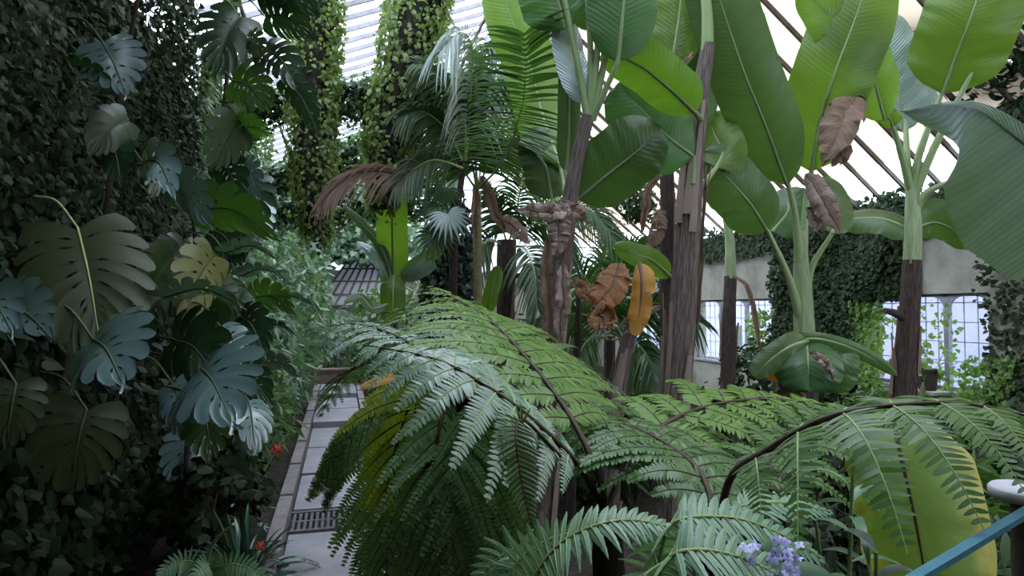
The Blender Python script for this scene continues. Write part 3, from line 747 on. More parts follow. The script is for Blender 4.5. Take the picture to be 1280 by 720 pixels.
ivy('wall_creeper', p, n_, .10, 'ivy_grey', 'grey-green creeper on the left wall beyond the monsteras', seed=3)
# lumps of light ivy along the top of that wall
p, n_ = left_sheet(5000, 6.5, 13, 4.2, 5.6, g, .1); p[:, 0] += .35
ivy('wall_top_ivy', p, n_, .075, 'ivy_mid', 'light green ivy tumbling from the top of the left wall', seed=31)

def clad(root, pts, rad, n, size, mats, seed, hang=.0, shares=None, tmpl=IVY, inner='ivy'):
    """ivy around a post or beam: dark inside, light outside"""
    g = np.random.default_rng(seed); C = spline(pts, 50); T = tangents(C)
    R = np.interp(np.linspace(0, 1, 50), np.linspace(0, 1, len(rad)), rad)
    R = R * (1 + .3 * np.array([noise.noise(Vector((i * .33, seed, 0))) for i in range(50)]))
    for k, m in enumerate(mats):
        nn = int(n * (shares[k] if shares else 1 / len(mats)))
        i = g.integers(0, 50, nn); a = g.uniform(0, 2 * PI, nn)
        if k > 0: a = g.vonmises(.15 if k == 1 else 2.95, 3.5, nn)     # lighter leaves painted in for the sides that catch light
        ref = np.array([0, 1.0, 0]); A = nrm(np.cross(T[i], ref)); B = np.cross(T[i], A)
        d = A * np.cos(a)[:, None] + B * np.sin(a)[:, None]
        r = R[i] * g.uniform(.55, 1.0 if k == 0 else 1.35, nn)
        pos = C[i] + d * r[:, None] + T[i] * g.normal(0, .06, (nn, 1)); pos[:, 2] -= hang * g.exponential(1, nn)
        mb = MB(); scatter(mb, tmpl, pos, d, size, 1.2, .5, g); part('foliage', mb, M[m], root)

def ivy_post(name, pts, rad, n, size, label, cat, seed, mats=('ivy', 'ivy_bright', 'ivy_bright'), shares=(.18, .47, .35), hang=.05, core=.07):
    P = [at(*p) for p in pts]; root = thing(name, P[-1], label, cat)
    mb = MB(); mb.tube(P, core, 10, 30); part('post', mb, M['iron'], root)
    mb = MB(); mb.tube(P, [r * .74 for r in rad], 14, 40, ridge=.10, seed=seed); part('shade_core', mb, M['ivy_shade'], root)  # dark core standing in for the shadowed ivy inside
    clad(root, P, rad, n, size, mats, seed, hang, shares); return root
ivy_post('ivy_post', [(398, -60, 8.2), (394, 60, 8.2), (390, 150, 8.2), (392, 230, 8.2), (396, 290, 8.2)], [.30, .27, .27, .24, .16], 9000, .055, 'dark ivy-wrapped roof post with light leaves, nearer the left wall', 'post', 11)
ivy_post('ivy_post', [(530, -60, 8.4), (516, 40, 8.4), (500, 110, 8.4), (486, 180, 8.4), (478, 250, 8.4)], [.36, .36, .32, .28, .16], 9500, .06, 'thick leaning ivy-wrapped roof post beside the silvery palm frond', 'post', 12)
def ivy_beam(pts, rad, n, label, seed, mats=('ivy', 'ivy_grey', 'ivy_mid'), size=.06):
    P = [at(*p) for p in pts]; root = thing('ivy_beam', P[0], label, 'beam')
    mb = MB(); mb.tube(P, .06, 8, 20); part('beam', mb, M['iron'], root); clad(root, P, rad, n, size, mats, seed, .08, (.4, .35, .25))
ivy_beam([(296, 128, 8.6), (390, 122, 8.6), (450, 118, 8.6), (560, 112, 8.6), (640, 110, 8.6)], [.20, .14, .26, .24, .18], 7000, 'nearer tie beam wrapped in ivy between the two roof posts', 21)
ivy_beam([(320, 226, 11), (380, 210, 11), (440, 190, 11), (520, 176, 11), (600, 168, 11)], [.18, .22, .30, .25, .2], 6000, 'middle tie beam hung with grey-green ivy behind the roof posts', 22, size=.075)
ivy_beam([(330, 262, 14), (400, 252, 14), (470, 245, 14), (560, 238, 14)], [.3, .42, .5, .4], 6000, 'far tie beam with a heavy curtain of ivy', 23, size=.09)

# right wall: ivy over the piers, along the eave and round the windows
def right_sheet(n, ylo, yhi, zlo, zhi, g, out=.3, xin=XR):
    y = g.uniform(ylo, yhi, n); z = g.uniform(zlo, zhi, n)
    x = xin - .03 - out * np.array([max(0, .45 + .8 * noise.noise(Vector((a * .9, b * .9, 9)))) for a, b in zip(y, z)]) * g.uniform(.3, 1, n)
    return np.stack([x, y, z], 1), np.tile([-1.0, -.2, .3], (n, 1))
p1, n1 = right_sheet(11000, 10.3, 12.5, .2, 4.3, g, .5)
p2, n2 = right_sheet(5000, 7.0, 22, 3.5, 4.35, g, .45)
p3, n3 = right_sheet(5000, 8.9, 10.6, 2.4, 4.2, g, .45)
ivy('wall_ivy', np.vstack([p1, p2, p3]), np.vstack([n1, n2, n3]), .085, 'ivy', 'dark ivy hanging over the right wall between the two windows', seed=4)
p1, n1 = right_sheet(2600, 5.5, 7.75, .3, 4.2, g, .35); p2, n2 = right_sheet(1500, 16.3, 18.4, .3, 4.2, g, .3)
ivy('pier_ivy', np.vstack([p1, p2]), np.vstack([n1, n2]), .08, 'ivy', 'thin dark creeper on the plaster right of the near window', seed=5)
p1, n1 = right_sheet(900, 9.6, 10.5, .8, 2.4, g, .5); p2, n2 = right_sheet(420, 7.3, 8.0, .5, 1.5, g, .5); p3, n3 = right_sheet(420, 12.6, 13.5, 1.0, 2.2, g, .4); p4, n4 = right_sheet(160, 8.1, 9.6, .9, 2.3, g, .3)
ivy('window_ivy', np.vstack([p1, p2, p3, p4]), np.vstack([n1, n2, n3, n4]), .085, 'ivy_window', 'light green creeper sprigs around the right-hand windows', tmpl=HEART, seed=6)
pe = np.vstack([np.stack([g.uniform(-2.1, 4.5, 5000), g.normal(21.6, .35, 5000), g.uniform(4.0, 7.0, 5000) - .0], 1), np.stack([g.uniform(-2.0, 1.4, 2500), g.normal(20.9, .3, 2500), g.uniform(3.75, 5.4, 2500)], 1)])
pe = np.vstack([pe, np.stack([g.uniform(-2.1, -.3, 1200), g.normal(20.6, .25, 1200), g.uniform(2.4, 5.2, 1200)], 1)])
pe = pe[pe[:, 2] < 3.2 + 2.6 * (1 - ((pe[:, 0] - .2) / 4.6) ** 2) + g.normal(0, .3, len(pe))]
ivy('end_creeper', pe, np.tile([0, -1.0, .4], (len(pe), 1)), .20, 'ivy_grey', 'creeper curtain hanging above the low sloped glazing at the far end', seed=41)
# masses of climber under the roof at the right
g6 = np.random.default_rng(66)
def clump(cs, rs, n):
    ps, ns = [], []
    for c, r in zip(cs, rs):
        d = nrm(g6.normal(0, 1, (n, 3))); ps.append(np.array(c) + d * np.array(r) * g6.uniform(.4, 1, (n, 1))); ns.append(d)
    return np.vstack(ps), np.vstack(ns)
p, n_ = clump([at(1265, 60, 8.5), at(1180, 40, 9), at(1290, 150, 8.5), at(1130, 30, 9.3)], [(1.0, 1.0, .75), (.6, .8, .6), (.5, .6, .35), (.4, .5, .5)], 1700)
ivy('roof_climber', p, n_, .13, 'ivy', 'dark climber massed under the roof in the upper right corner', seed=7, tmpl=OVAL)
p, n_ = clump([at(795, 255, 13), at(870, 130, 12), at(900, 175, 12)], [(.5, .5, .45), (.3, .4, .7), (.4, .4, .4)], 500)
ivy('roof_vine', p, n_, .12, 'ivy', 'small dark vine clump hanging from the roof behind the tall banana stems', seed=8, tmpl=OVAL)
# ================================================================== PLANTS
def ground(px, py, d):
    p = at(px, py, d); return (p[0], p[1], 0.0)

# ---- banana plants --------------------------------------------------------------------------------
# A: thin leaning stem in the middle
bA = thing('banana_plant', ground(676, 700, 5.2), 'banana plant with a slender leaning peeling stem behind the central tree fern', 'banana plant', 'banana plants')
trunk(bA, [(672, 745, 5.2), (681, 600, 5.2), (687, 480, 5.2), (694, 400, 5.2), (703, 310, 5.2), (718, 215, 5.2), (735, 145, 5.2)], [.11, .105, .098, .088, .072, .062, .05], 'trunk', flakes=14, seed=3)
for q in ([(735, 150, 5.2), (722, 80, 5.2), (700, -30, 5.2)], [(738, 150, 5.2), (738, 60, 5.2), (731, -40, 5.2)], [(740, 150, 5.2), (755, 80, 5.2), (778, -20, 5.2)], [(737, 145, 5.2), (746, 70, 5.2), (752, -30, 5.3)]):
    mb = MB(); mb.tube([at(*p) for p in q], [.035, .024, .018], 10, 20); part('petiole', mb, M['petiole'], bA)
banana_leaf(bA, [(706, 36, 5.3), (694, -10, 5.3), (672, -70, 5.3)], 100, 'banana_dark', 0, droop=.3)
banana_leaf(bA, [(772, 78, 5.05), (778, 20, 5.0), (784, -60, 5.0), (786, -160, 5.1)], 92, 'banana_dark', 10, pet=[(740, 150, 5.2)])
banana_leaf(bA, [(742, 40, 5.4), (740, 0, 5.4), (742, -60, 5.4), (748, -150, 5.4)], 70, 'banana', -10)
banana_leaf(bA, [(722, 250, 5.4), (755, 222, 5.3), (795, 190, 5.2), (826, 160, 5.2)], 92, 'banana', 15, pet=[(706, 300, 5.2)], fold=.1)
banana_leaf(bA, [(708, 215, 5.6), (711, 160, 5.6), (712, 100, 5.6), (716, 40, 5.6)], 30, 'banana', 0, pet=[(718, 260, 5.3)])
banana_leaf(bA, [(735, 130, 5.25), (722, 96, 5.3), (712, 60, 5.4), (708, 10, 5.5)], 46, 'banana_blue', 30)
banana_leaf(bA, [(700, 205, 6.9), (680, 150, 7.2), (662, 80, 7.3), (638, 20, 7.3), (615, -60, 7.3)], 72, 'banana_bright', 0, pet=[(712, 280, 5.3)])
banana_leaf(bA, [(690, 250, 6.9), (682, 205, 7.0), (666, 160, 7.1)], 60, 'banana', 10, pet=[(706, 300, 5.2)])
for k, (pts, w, m) in enumerate((([(708, 262, 5.15), (690, 262, 5.0), (668, 258, 5.0), (642, 255, 5.05)], 26, 'dead_pale'), ([(706, 255, 5.1), (700, 285, 5.0), (697, 318, 5.0)], 34, 'dead_pale'), ([(700, 255, 5.15), (722, 268, 5.0), (735, 280, 5.0)], 22, 'dead'))):
    dead_leaf(bA, pts, w, m, 0, seed=40 + k)
dead_leaf(bA, [(702, 330, 5.05), (706, 380, 5.0), (704, 440, 5.0)], 26, 'dead_pale', 0, seed=44, fold=1.3)
dead_leaf(bA, [(684, 300, 5.1), (683, 350, 5.1), (686, 440, 5.1)], 22, 'dead', 0, seed=45, fold=1.3)

# B: thick brown stem
bB = thing('banana_plant', ground(846, 600, 5.8), 'banana plant with the thickest brown shaggy stem at the centre right', 'banana plant', 'banana plants')
trunk(bB, [(842, 690, 5.8), (846, 500, 5.8), (852, 420, 5.8), (858, 330, 5.8), (865, 230, 5.8), (873, 140, 5.8), (886, 55, 5.8)], [.15, .145, .13, .118, .108, .09, .06], 'trunk', flakes=22, seed=5)
mb = MB(); mb.tube([at(884, 70, 5.8), at(884, 20, 5.8), at(878, -50, 5.8)], [.06, .05, .035], 10, 16); part('petiole', mb, M['petiole'], bB)
banana_leaf(bB, [(870, 142, 5.5), (838, 112, 5.3), (800, 82, 5.2), (752, 62, 5.2)], 66, 'banana_bright', -12, pet=[(876, 150, 5.7)], fold=.1)
banana_leaf(bB, [(868, 196, 5.7), (836, 172, 5.6), (805, 140, 5.6), (772, 104, 5.6)], 92, 'banana_dark', 20, pet=[(866, 230, 5.7)])
banana_leaf(bB, [(895, 210, 6.0), (903, 190, 6.1), (893, 168, 6.2), (884, 140, 6.3)], 62, 'banana_bright', 0, pet=[(872, 240, 5.8)])
banana_leaf(bB, [(838, 88, 6.1), (846, 40, 6.1), (852, -10, 6.1), (858, -90, 6.1)], 66, 'banana_bright', 5, pet=[(858, 160, 5.9)])
banana_leaf(bB, [(856, 120, 6.3), (830, 70, 6.3), (805, 20, 6.4), (786, -50, 6.4)], 84, 'banana_dark', -10)
banana_leaf(bB, [(874, 160, 6.1), (868, 90, 6.3), (870, 20, 6.4), (880, -60, 6.5)], 60, 'banana_dark', 10)
dead_leaf(bB, [(866, 68, 5.6), (848, 82, 5.5), (820, 92, 5.5)], 9, 'dead', 0, seed=50, fold=1.2)

# C: slim stem behind B
bC = thing('banana_plant', ground(838, 560, 7.6), 'slim brown banana stem standing just behind the thick shaggy one', 'banana plant', 'banana plants')
trunk(bC, [(838, 620, 7.6), (838, 460, 7.6), (836, 340, 7.6), (834, 240, 7.6), (832, 175, 7.6)], [.11, .10, .09, .085, .07], 'trunk_dark', flakes=8, seed=6)
mb = MB(); mb.tube([at(832, 190, 7.6), at(828, 120, 7.6), at(822, 40, 7.6)], [.06, .04, .03], 10, 16); part('petiole', mb, M['petiole'], bC)
banana_leaf(bC, [(838, 345, 7.3), (815, 325, 7.1), (796, 318, 7.0), (768, 306, 7.0)], 30, 'banana_bright', 10, pet=[(836, 350, 7.5)])
dead_leaf(bC, [(826, 262, 7.4), (822, 290, 7.3), (808, 318, 7.3)], 24, 'dead', 0, seed=52, fold=.9)
dead_leaf(bC, [(828, 215, 7.4), (812, 238, 7.3), (802, 300, 7.3)], 14, 'dead', 0, seed=53, fold=1.2)

# D: tan leaning stalk with orange leaf; and the folded brown leaf left of it
bD = thing('banana_plant', ground(764, 560, 5.6), 'leaning tan banana stalk with a hanging orange-yellow leaf', 'banana plant', 'banana plants')
trunk(bD, [(758, 700, 5.6), (768, 520, 5.6), (778, 455, 5.6), (790, 400, 5.6), (798, 345, 5.6)], [.09, .085, .08, .06, .03], 'trunk', flakes=8, seed=8)
banana_leaf(bD, [(799, 328, 5.5), (802, 350, 5.4), (800, 385, 5.4), (793, 420, 5.4)], 30, 'orange', 15, fold=.5, droop=.1, wave=.1, tears=3, ribmat='dead', label='orange-yellow dying leaf')
dead_leaf(bD, [(822, 382, 5.5), (800, 402, 5.5), (778, 425, 5.5)], 12, 'dead_pale', 0, seed=55, fold=1.2)
bE = thing('banana_plant', ground(716, 560, 5.9), 'dead brown banana stalk with a folded bat-shaped leaf right of the slender stem', 'banana plant', 'banana plants')
trunk(bE, [(712, 700, 5.9), (716, 520, 5.9), (722, 420, 5.9), (724, 355, 5.9)], [.05, .045, .04, .02], 'trunk_dark', flakes=4, seed=9)
dead_leaf(bE, [(718, 350, 5.7), (732, 372, 5.5), (748, 388, 5.45)], 20, 'tan', 0, seed=56, fold=.5, wave=.06, tears=0)
dead_leaf(bE, [(774, 330, 5.5), (764, 356, 5.42), (744, 388, 5.45)], 46, 'tan', 0, seed=57, fold=.5, wave=.08, tears=0)
dead_leaf(bE, [(742, 382, 5.4), (758, 392, 5.35), (757, 410, 5.3)], 38, 'tan', 10, seed=58, fold=.3, wave=.08, tears=0)

# F: slim stem before the far window
bF = thing('banana_plant', ground(908, 520, 9.5), 'slim banana stem in front of the left barred window', 'banana plant', 'banana plants')
trunk(bF, [(909, 560, 9.5), (910, 460, 9.5), (912, 380, 9.5), (913, 345, 9.5)], [.12, .11, .10, .09], 'trunk_dark', flakes=8, seed=10)
trunk(bF, [(913, 348, 9.5), (912, 300, 9.5), (906, 262, 9.5)], [.085, .07, .05], 'trunk_green', name='sheath', seed=11)
banana_leaf(bF, [(914, 285, 9.5), (926, 262, 9.6), (938, 240, 9.8), (948, 205, 10)], 44, 'banana', 0, pet=[(914, 320, 9.5)])
banana_leaf(bF, [(906, 265, 9.5), (898, 240, 9.6), (884, 215, 9.6), (870, 200, 9.6)], 34, 'banana_dark', 0)
dead_leaf(bF, [(918, 345, 9.3), (934, 362, 9.2), (946, 410, 9.2), (953, 452, 9.2)], 9, 'dead', 0, seed=60, fold=1.2)

# G: tall plant right of centre with pale V-shaped stalks
bG = thing('banana_plant', ground(1006, 560, 6.6), 'banana plant with pale green V-shaped leaf stalks between the two windows', 'banana plant', 'banana plants')
trunk(bG, [(1004, 640, 6.6), (1006, 490, 6.6), (1006, 415, 6.6)], [.14, .13, .11], 'trunk_dark', flakes=8, seed=12)
trunk(bG, [(1006, 420, 6.6), (1003, 350, 6.6), (1000, 290, 6.6)], [.10, .085, .05], 'trunk_green', name='sheath', seed=13)
for q in ([(1001, 400, 6.6), (985, 345, 6.5), (958, 285, 6.4)], [(1000, 330, 6.6), (994, 270, 6.5), (984, 225, 6.4)], [(1008, 400, 6.6), (1013, 340, 6.6), (1040, 292, 6.5)], [(1003, 330, 6.6), (1008, 250, 6.6), (1016, 205, 6.5)]):
    mb = MB(); mb.tube([at(*p) for p in q], [.055, .035, .022], 10, 24); part('petiole', mb, M['petiole'], bG)
banana_leaf(bG, [(984, 232, 6.4), (958, 160, 6.1), (930, 90, 5.9), (900, 0, 5.8), (872, -90, 5.8)], 86, 'banana', 0, fold=.12, wave=.05, wfreq=2)
banana_leaf(bG, [(960, 290, 6.4), (938, 255, 6.2), (912, 225, 6.1), (880, 188, 6.1)], 74, 'banana', 10, fold=.1)
banana_leaf(bG, [(1014, 215, 6.5), (1025, 150, 6.3), (1044, 90, 6.1), (1070, 20, 6.0), (1096, -60, 6.0)], 100, 'banana_bright', 5, fold=.12)
banana_leaf(bG, [(965, 290, 6.6), (985, 262, 6.8), (978, 235, 7.0)], 60, 'banana_dark', 0)
banana_leaf(bG, [(1040, 292, 6.5), (1046, 268, 6.6), (1036, 240, 6.8), (1020, 225, 6.9)], 40, 'banana', 10)
dead_leaf(bG, [(1008, 218, 6.2), (1026, 250, 6.0), (1050, 296, 6.0)], 34, 'dead_pale', 0, seed=62, fold=.9, wave=.12)
dead_leaf(bG, [(1012, 258, 6.2), (1020, 280, 6.1), (1016, 300, 6.1)], 24, 'dead_pale', 20, seed=63, fold=.8)
dead_leaf(bG, [(1074, 112, 6.2), (1056, 145, 6.0), (1044, 175, 5.9), (1026, 214, 5.9)], 54, 'dead', 10, seed=64, fold=.7, wave=.2, tears=3)
dead_leaf(bG, [(1050, 170, 6.1), (1056, 195, 6.0), (1044, 210, 6.0)], 24, 'dead', 0, seed=65, fold=.6)
# its low drooping leaf
banana_leaf(bG, [(985, 440, 6.1), (1010, 424, 5.9), (1050, 430, 5.8), (1090, 448, 5.8), (1122, 470, 5.8)], 18, 'banana', 0, pet=[(1004, 470, 6.5)])
banana_leaf(bG, [(1010, 426, 5.9), (990, 432, 5.8), (968, 446, 5.8), (940, 470, 5.8)], 34, 'banana', 0, pet=[(1004, 450, 6.5)])
banana_leaf(bG, [(1008, 424, 6.0), (1010, 450, 5.7), (1012, 490, 5.6)], 86, 'banana_dark', 0, fold=.5, droop=.5)
banana_leaf(bG, [(1046, 432, 5.9), (1046, 455, 5.8), (1040, 490, 5.8)], 52, 'banana', 0, fold=.3)
banana_leaf(bG, [(968, 446, 6.0), (966, 460, 5.9), (974, 476, 5.9)], 24, 'orange', 0, fold=.2, ribmat='dead', label='yellow dying leaf')
dead_leaf(bG, [(1012, 438, 5.6), (1030, 450, 5.5), (1044, 472, 5.5)], 14, 'dead_pale', 0, seed=66, fold=1.0)
dead_leaf(bG, [(988, 468, 5.8), (986, 480, 5.8), (986, 500, 5.8)], 34, 'dead', 0, seed=67, fold=.3)

# H: plant before the right window
bH = thing('banana_plant', ground(1130, 560, 7.0), 'banana plant with a knobbly brown stem in front of the right barred window', 'banana plant', 'banana plants')
trunk(bH, [(1128, 610, 7.0), (1131, 495, 7.0), (1136, 400, 7.0), (1140, 325, 7.0)], [.135, .125, .105, .095], 'trunk_dark', flakes=14, seed=14)
trunk(bH, [(1140, 330, 7.0), (1141, 280, 7.0), (1139, 225, 7.0)], [.09, .08, .055], 'trunk_green', name='sheath', seed=15)
mb = MB(); mb.tube([at(1136, 402, 7.0), at(1120, 392, 6.95), at(1106, 388, 6.9)], [.05, .045, .03], 9, 10); part('cut_stub', mb, M['trunk_dark'], bH)
for q in ([(1139, 240, 7.0), (1126, 190, 6.9), (1110, 140, 6.8)], [(1141, 240, 7.0), (1150, 190, 6.9), (1180, 110, 6.7)], [(1142, 245, 7.0), (1170, 180, 6.8), (1215, 90, 6.5)], [(1144, 262, 7.0), (1160, 240, 6.9), (1200, 222, 6.7)], [(1138, 240, 7.0), (1134, 200, 7.0), (1132, 150, 7.1)]):
    mb = MB(); mb.tube([at(*p) for p in q], [.05, .034, .02], 10, 24); part('petiole', mb, M['petiole'], bH)
banana_leaf(bH, [(1178, 118, 6.7), (1195, 70, 6.5), (1214, 20, 6.3), (1240, -60, 6.2)], 112, 'banana_bright', 0, fold=.15)
banana_leaf(bH, [(1106, 150, 6.6), (1085, 80, 6.3), (1052, 35, 6.1), (1000, -15, 6.0)], 68, 'banana_bright', 25, fold=.3)
banana_leaf(bH, [(1130, 165, 7.2), (1124, 110, 7.2), (1112, 60, 7.2), (1104, 10, 7.2)], 66, 'banana_blue', 25, fold=.4, wave=.15, wfreq=2)
banana_leaf(bH, [(1160, 150, 7.4), (1150, 125, 7.4), (1128, 105, 7.4)], 46, 'banana_blue', 30, fold=.4)
banana_leaf(bH, [(1116, 160, 6.8), (1112, 148, 6.7), (1100, 140, 6.7), (1090, 132, 6.7)], 24, 'banana_bright', 0)
banana_leaf(bH, [(1150, 292, 7.0), (1110, 275, 7.2), (1080, 272, 7.4), (1040, 276, 7.6)], 40, 'banana', 40, fold=.05)
banana_leaf(bH, [(1146, 285, 7.1), (1168, 278, 7.1), (1192, 288, 7.1), (1212, 312, 7.2)], 58, 'banana', 30, fold=.1)

BLUEHALF = (.14, 1)
# I: near plant at the right: great blue-green leaf and the yellowing one below
bI = thing('banana_plant', ground(1420, 620, 3.2), 'banana plant at the right edge with a huge blue-green leaf and a yellowing leaf', 'banana plant', 'banana plants')
trunk(bI, [(1430, 920, 3.2), (1425, 700, 3.2), (1418, 480, 3.2), (1408, 380, 3.2)], [.12, .11, .10, .08], 'trunk', flakes=8, seed=16)
banana_leaf(bI, [(1450, 330, 3.0), (1365, 245, 2.8), (1282, 180, 2.65), (1214, 136, 2.5), (1128, 139, 2.45)], 290, 'banana_blue', 0, lean=-.42, pet=[(1415, 420, 3.2)], half=BLUEHALF, fold=.10, droop=.12, wave=.015, seed=91, prof=lambda s: np.minimum(1, np.sqrt(s * 3)) * np.minimum(1, (1 - s) / .43) ** .9)
banana_leaf(bI, [(1112, 500, 2.9), (1124, 560, 2.75), (1142, 640, 2.65), (1158, 730, 2.6), (1166, 800, 2.6)], 150, 'banana_yellow', 8, pet=[(1420, 640, 3.2), (1300, 570, 3.4), (1190, 530, 3.3), (1130, 505, 3.1)], fold=.08, wave=.06, tears=1, label='large leaf yellowing along its edges', ribmat='rachis', rib=.010, seed=93)

# J: bright young banana near the end of the path
bJ = thing('banana_plant', ground(494, 500, 9.0), 'young banana plant with a bright upright leaf beside the path', 'banana plant', 'banana plants')
trunk(bJ, [(494, 580, 9.0), (495, 450, 9.0), (496, 395, 9.0)], [.09, .08, .06], 'trunk_green', seed=17)
banana_leaf(bJ, [(493, 368, 8.9), (491, 320, 8.9), (490, 270, 8.7), (493, 218, 8.7)], 40, 'banana_bright', 0, fold=.2, droop=.05, wave=.01)
banana_leaf(bJ, [(490, 352, 8.9), (478, 312, 8.8), (455, 282, 8.8), (428, 256, 8.8)], 13, 'banana', 15)
banana_leaf(bJ, [(484, 348, 8.8), (474, 328, 8.7), (462, 312, 8.7), (446, 302, 8.7)], 20, 'monstera_sheen', 50)
banana_leaf(bJ, [(492, 344, 8.7), (491, 362, 8.6), (491, 380, 8.6), (488, 405, 8.6)], 32, 'banana_bright', 0, fold=.1)
banana_leaf(bJ, [(500, 345, 9.0), (518, 332, 9.0), (535, 322, 9.1), (556, 312, 9.2)], 20, 'banana', 30)
banana_leaf(bJ, [(500, 350, 9.0), (520, 342, 8.9), (545, 330, 8.9)], 22, 'banana_blue', 30)
banana_leaf(bJ, [(484, 380, 8.6), (466, 385, 8.5), (450, 370, 8.5), (430, 378, 8.4)], 15, 'banana', 40)
# K: low leaf between the palm stems
bK = thing('banana_plant', ground(613, 470, 8.5), 'small banana sucker with one bright leaf between the palm stems', 'banana plant', 'banana plants')
trunk(bK, [(612, 560, 8.5), (613, 420, 8.5), (612, 385, 8.5)], [.05, .045, .03], 'trunk_green', seed=18)
banana_leaf(bK, [(610, 392, 8.5), (613, 370, 8.4), (619, 350, 8.4), (622, 332, 8.4)], 20, 'banana_bright', 0)
banana_leaf(bK, [(606, 400, 8.5), (596, 385, 8.4), (585, 378, 8.4)], 16, 'banana', 20)

# ---- palms ------------------------------------------------------------------------------------------
pA = thing('palm', ground(598, 470, 9.5), 'feather palm with a slim green ringed stem and a fan of dark fronds', 'palm')
trunk(pA, [(598, 560, 9.5), (598, 440, 9.5), (597, 340, 9.5), (596, 240, 9.5)], [.075, .07, .068, .065], 'palm_trunk', ridge=.015, seed=20)
dead_leaf(pA, [(597, 225, 9.4), (594, 260, 9.4), (596, 300, 9.4)], 14, 'dead', 0, seed=70, fold=1.3, name='boot')
dead_leaf(pA, [(602, 220, 9.3), (614, 250, 9.2), (628, 280, 9.2), (640, 292, 9.2)], 18, 'dead', 10, seed=71, fold=1.0)
dead_leaf(pA, [(626, 272, 9.2), (645, 285, 9.1), (664, 305, 9.1)], 26, 'dead_pale', 20, seed=72, fold=.8)
palm_frond(pA, [(598, 236, 9.4), (626, 205, 8.0), (648, 150, 6.6), (657, 95, 5.9), (655, 40, 5.5)], .95, 'palm', 56, 8, dr=.25, w=.05, s0=.30, ang=(70, 45))
palm_frond(pA, [(596, 236, 9.4), (585, 180, 9.0), (568, 130, 8.6), (545, 100, 8.3), (522, 92, 8.1)], .62, 'palm', 44, 10, dr=.8, w=.045)
palm_frond(pA, [(597, 236, 9.4), (592, 170, 9.0), (590, 110, 8.6), (594, 65, 8.2), (618, 52, 8.0)], .62, 'palm', 44, 30, dr=1.2, w=.04)
palm_frond(pA, [(599, 236, 9.4), (612, 200, 9.2), (632, 180, 9.0), (660, 180, 8.7)], .55, 'palm', 40, 20, dr=.6, w=.045)
palm_frond(pA, [(595, 236, 9.4), (572, 205, 9.2), (548, 192, 9.0), (515, 200, 8.8)], .55, 'palm', 40, -20, dr=.6, w=.045)
palm_frond(pA, [(598, 236, 9.4), (604, 170, 9.6), (612, 120, 9.8), (600, 70, 10)], .6, 'palm', 40, 0, dr=.6, w=.045)
pB = thing('palm', ground(560, 470, 8.6), 'palm with silvery drooping fronds beside the thick ivy-wrapped post', 'palm')
trunk(pB, [(566, 560, 8.6), (566, 420, 8.6), (568, 300, 8.6), (580, 200, 8.6)], [.06, .055, .05, .04], 'trunk_dark', ridge=.04, seed=21)
palm_frond(pB, [(582, 200, 8.6), (588, 120, 8.2), (590, 60, 7.8), (575, 40, 7.5), (552, 62, 7.3)], .62, 'palm_sheen', 44, 30, dr=1.5, w=.035)
palm_frond(pB, [(582, 200, 8.6), (580, 150, 8.3), (562, 115, 8.0), (538, 85, 7.8), (520, 80, 7.7)], .42, 'palm', 40, 45, dr=.7, w=.035)
palm_frond(pB, [(580, 205, 8.6), (560, 165, 8.4), (530, 140, 8.2), (500, 145, 8.0)], .5, 'palm', 40, 20, dr=.8, w=.04)
palm_frond(pB, [(578, 210, 8.5), (545, 200, 8.2), (520, 210, 8.1), (495, 232, 8.0)], .42, 'palm', 36, 10, dr=.8, w=.035)
dr_ = palm_frond(pB, [(535, 236, 8.3), (512, 222, 8.1), (470, 214, 7.9), (435, 222, 7.8), (404, 248, 7.7)], .42, 'dead', 40, 10, dr=.9, w=.03, rmat='twig', ang=(40, 15), name='dead_frond'); dr_['label'] = 'dry brown drooping frond'
fan_leaf(pB, at(556, 238, 8.2), at(574, 250, 8.5), .28, 'palm', nrm(EYE - at(548, 235, 8.2)) + [0, 0, .2], [-.3, 0, -1], seed=1)
fan_leaf(pB, at(548, 260, 8.2), at(570, 270, 8.5), .32, 'palm', nrm(EYE - at(522, 262, 8.2)) + [0, 0, .7], [-.6, 0, -1], seed=2)
fan_leaf(pB, at(545, 292, 8.2), at(570, 300, 8.5), .34, 'palm', nrm(EYE - at(520, 292, 8.2)) + [0, 0, .4], [-.3, 0, -1], seed=3)
fan_leaf(pB, at(560, 268, 8.0), at(570, 280, 8.5), .34, 'palm_sheen', nrm(EYE - at(560, 268, 8.2)) + [0, 0, .6], [.3, 0, -1], seed=4)
pC = thing('palm', ground(632, 480, 10.5), 'palm with a dark brown fibrous stem right of the ringed palm stem', 'palm')
trunk(pC, [(632, 540, 10.5), (632, 420, 10.5), (633, 360, 10.5), (634, 300, 10.5)], [.13, .13, .15, .16], 'trunk_dark', flakes=10, seed=22)
for k, pts in enumerate(([(634, 305, 10.5), (620, 260, 10.2), (608, 235, 10)], [(636, 305, 10.5), (648, 250, 10.2), (655, 190, 10), (648, 150, 9.9)], [(637, 305, 10.5), (668, 280, 10.2), (700, 290, 9.9), (716, 330, 9.7)], [(636, 310, 10.5), (655, 310, 10), (668, 340, 9.6), (672, 385, 9.4)], [(632, 310, 10.5), (612, 300, 10.2), (590, 320, 10), (575, 360, 9.8)], [(637, 305, 10.5), (690, 250, 10.5), (735, 260, 10.4), (770, 300, 10.3)])):
    palm_frond(pC, pts, .6, 'palm', 40, 15 * (-1) ** k, dr=.7, w=.04)
pD = thing('palm', ground(760, 500, 11), 'low feather palm behind the folded brown banana leaf', 'palm')
trunk(pD, [(762, 560, 11), (762, 470, 11), (762, 420, 11)], [.1, .1, .1], 'trunk_dark', flakes=4, seed=23)
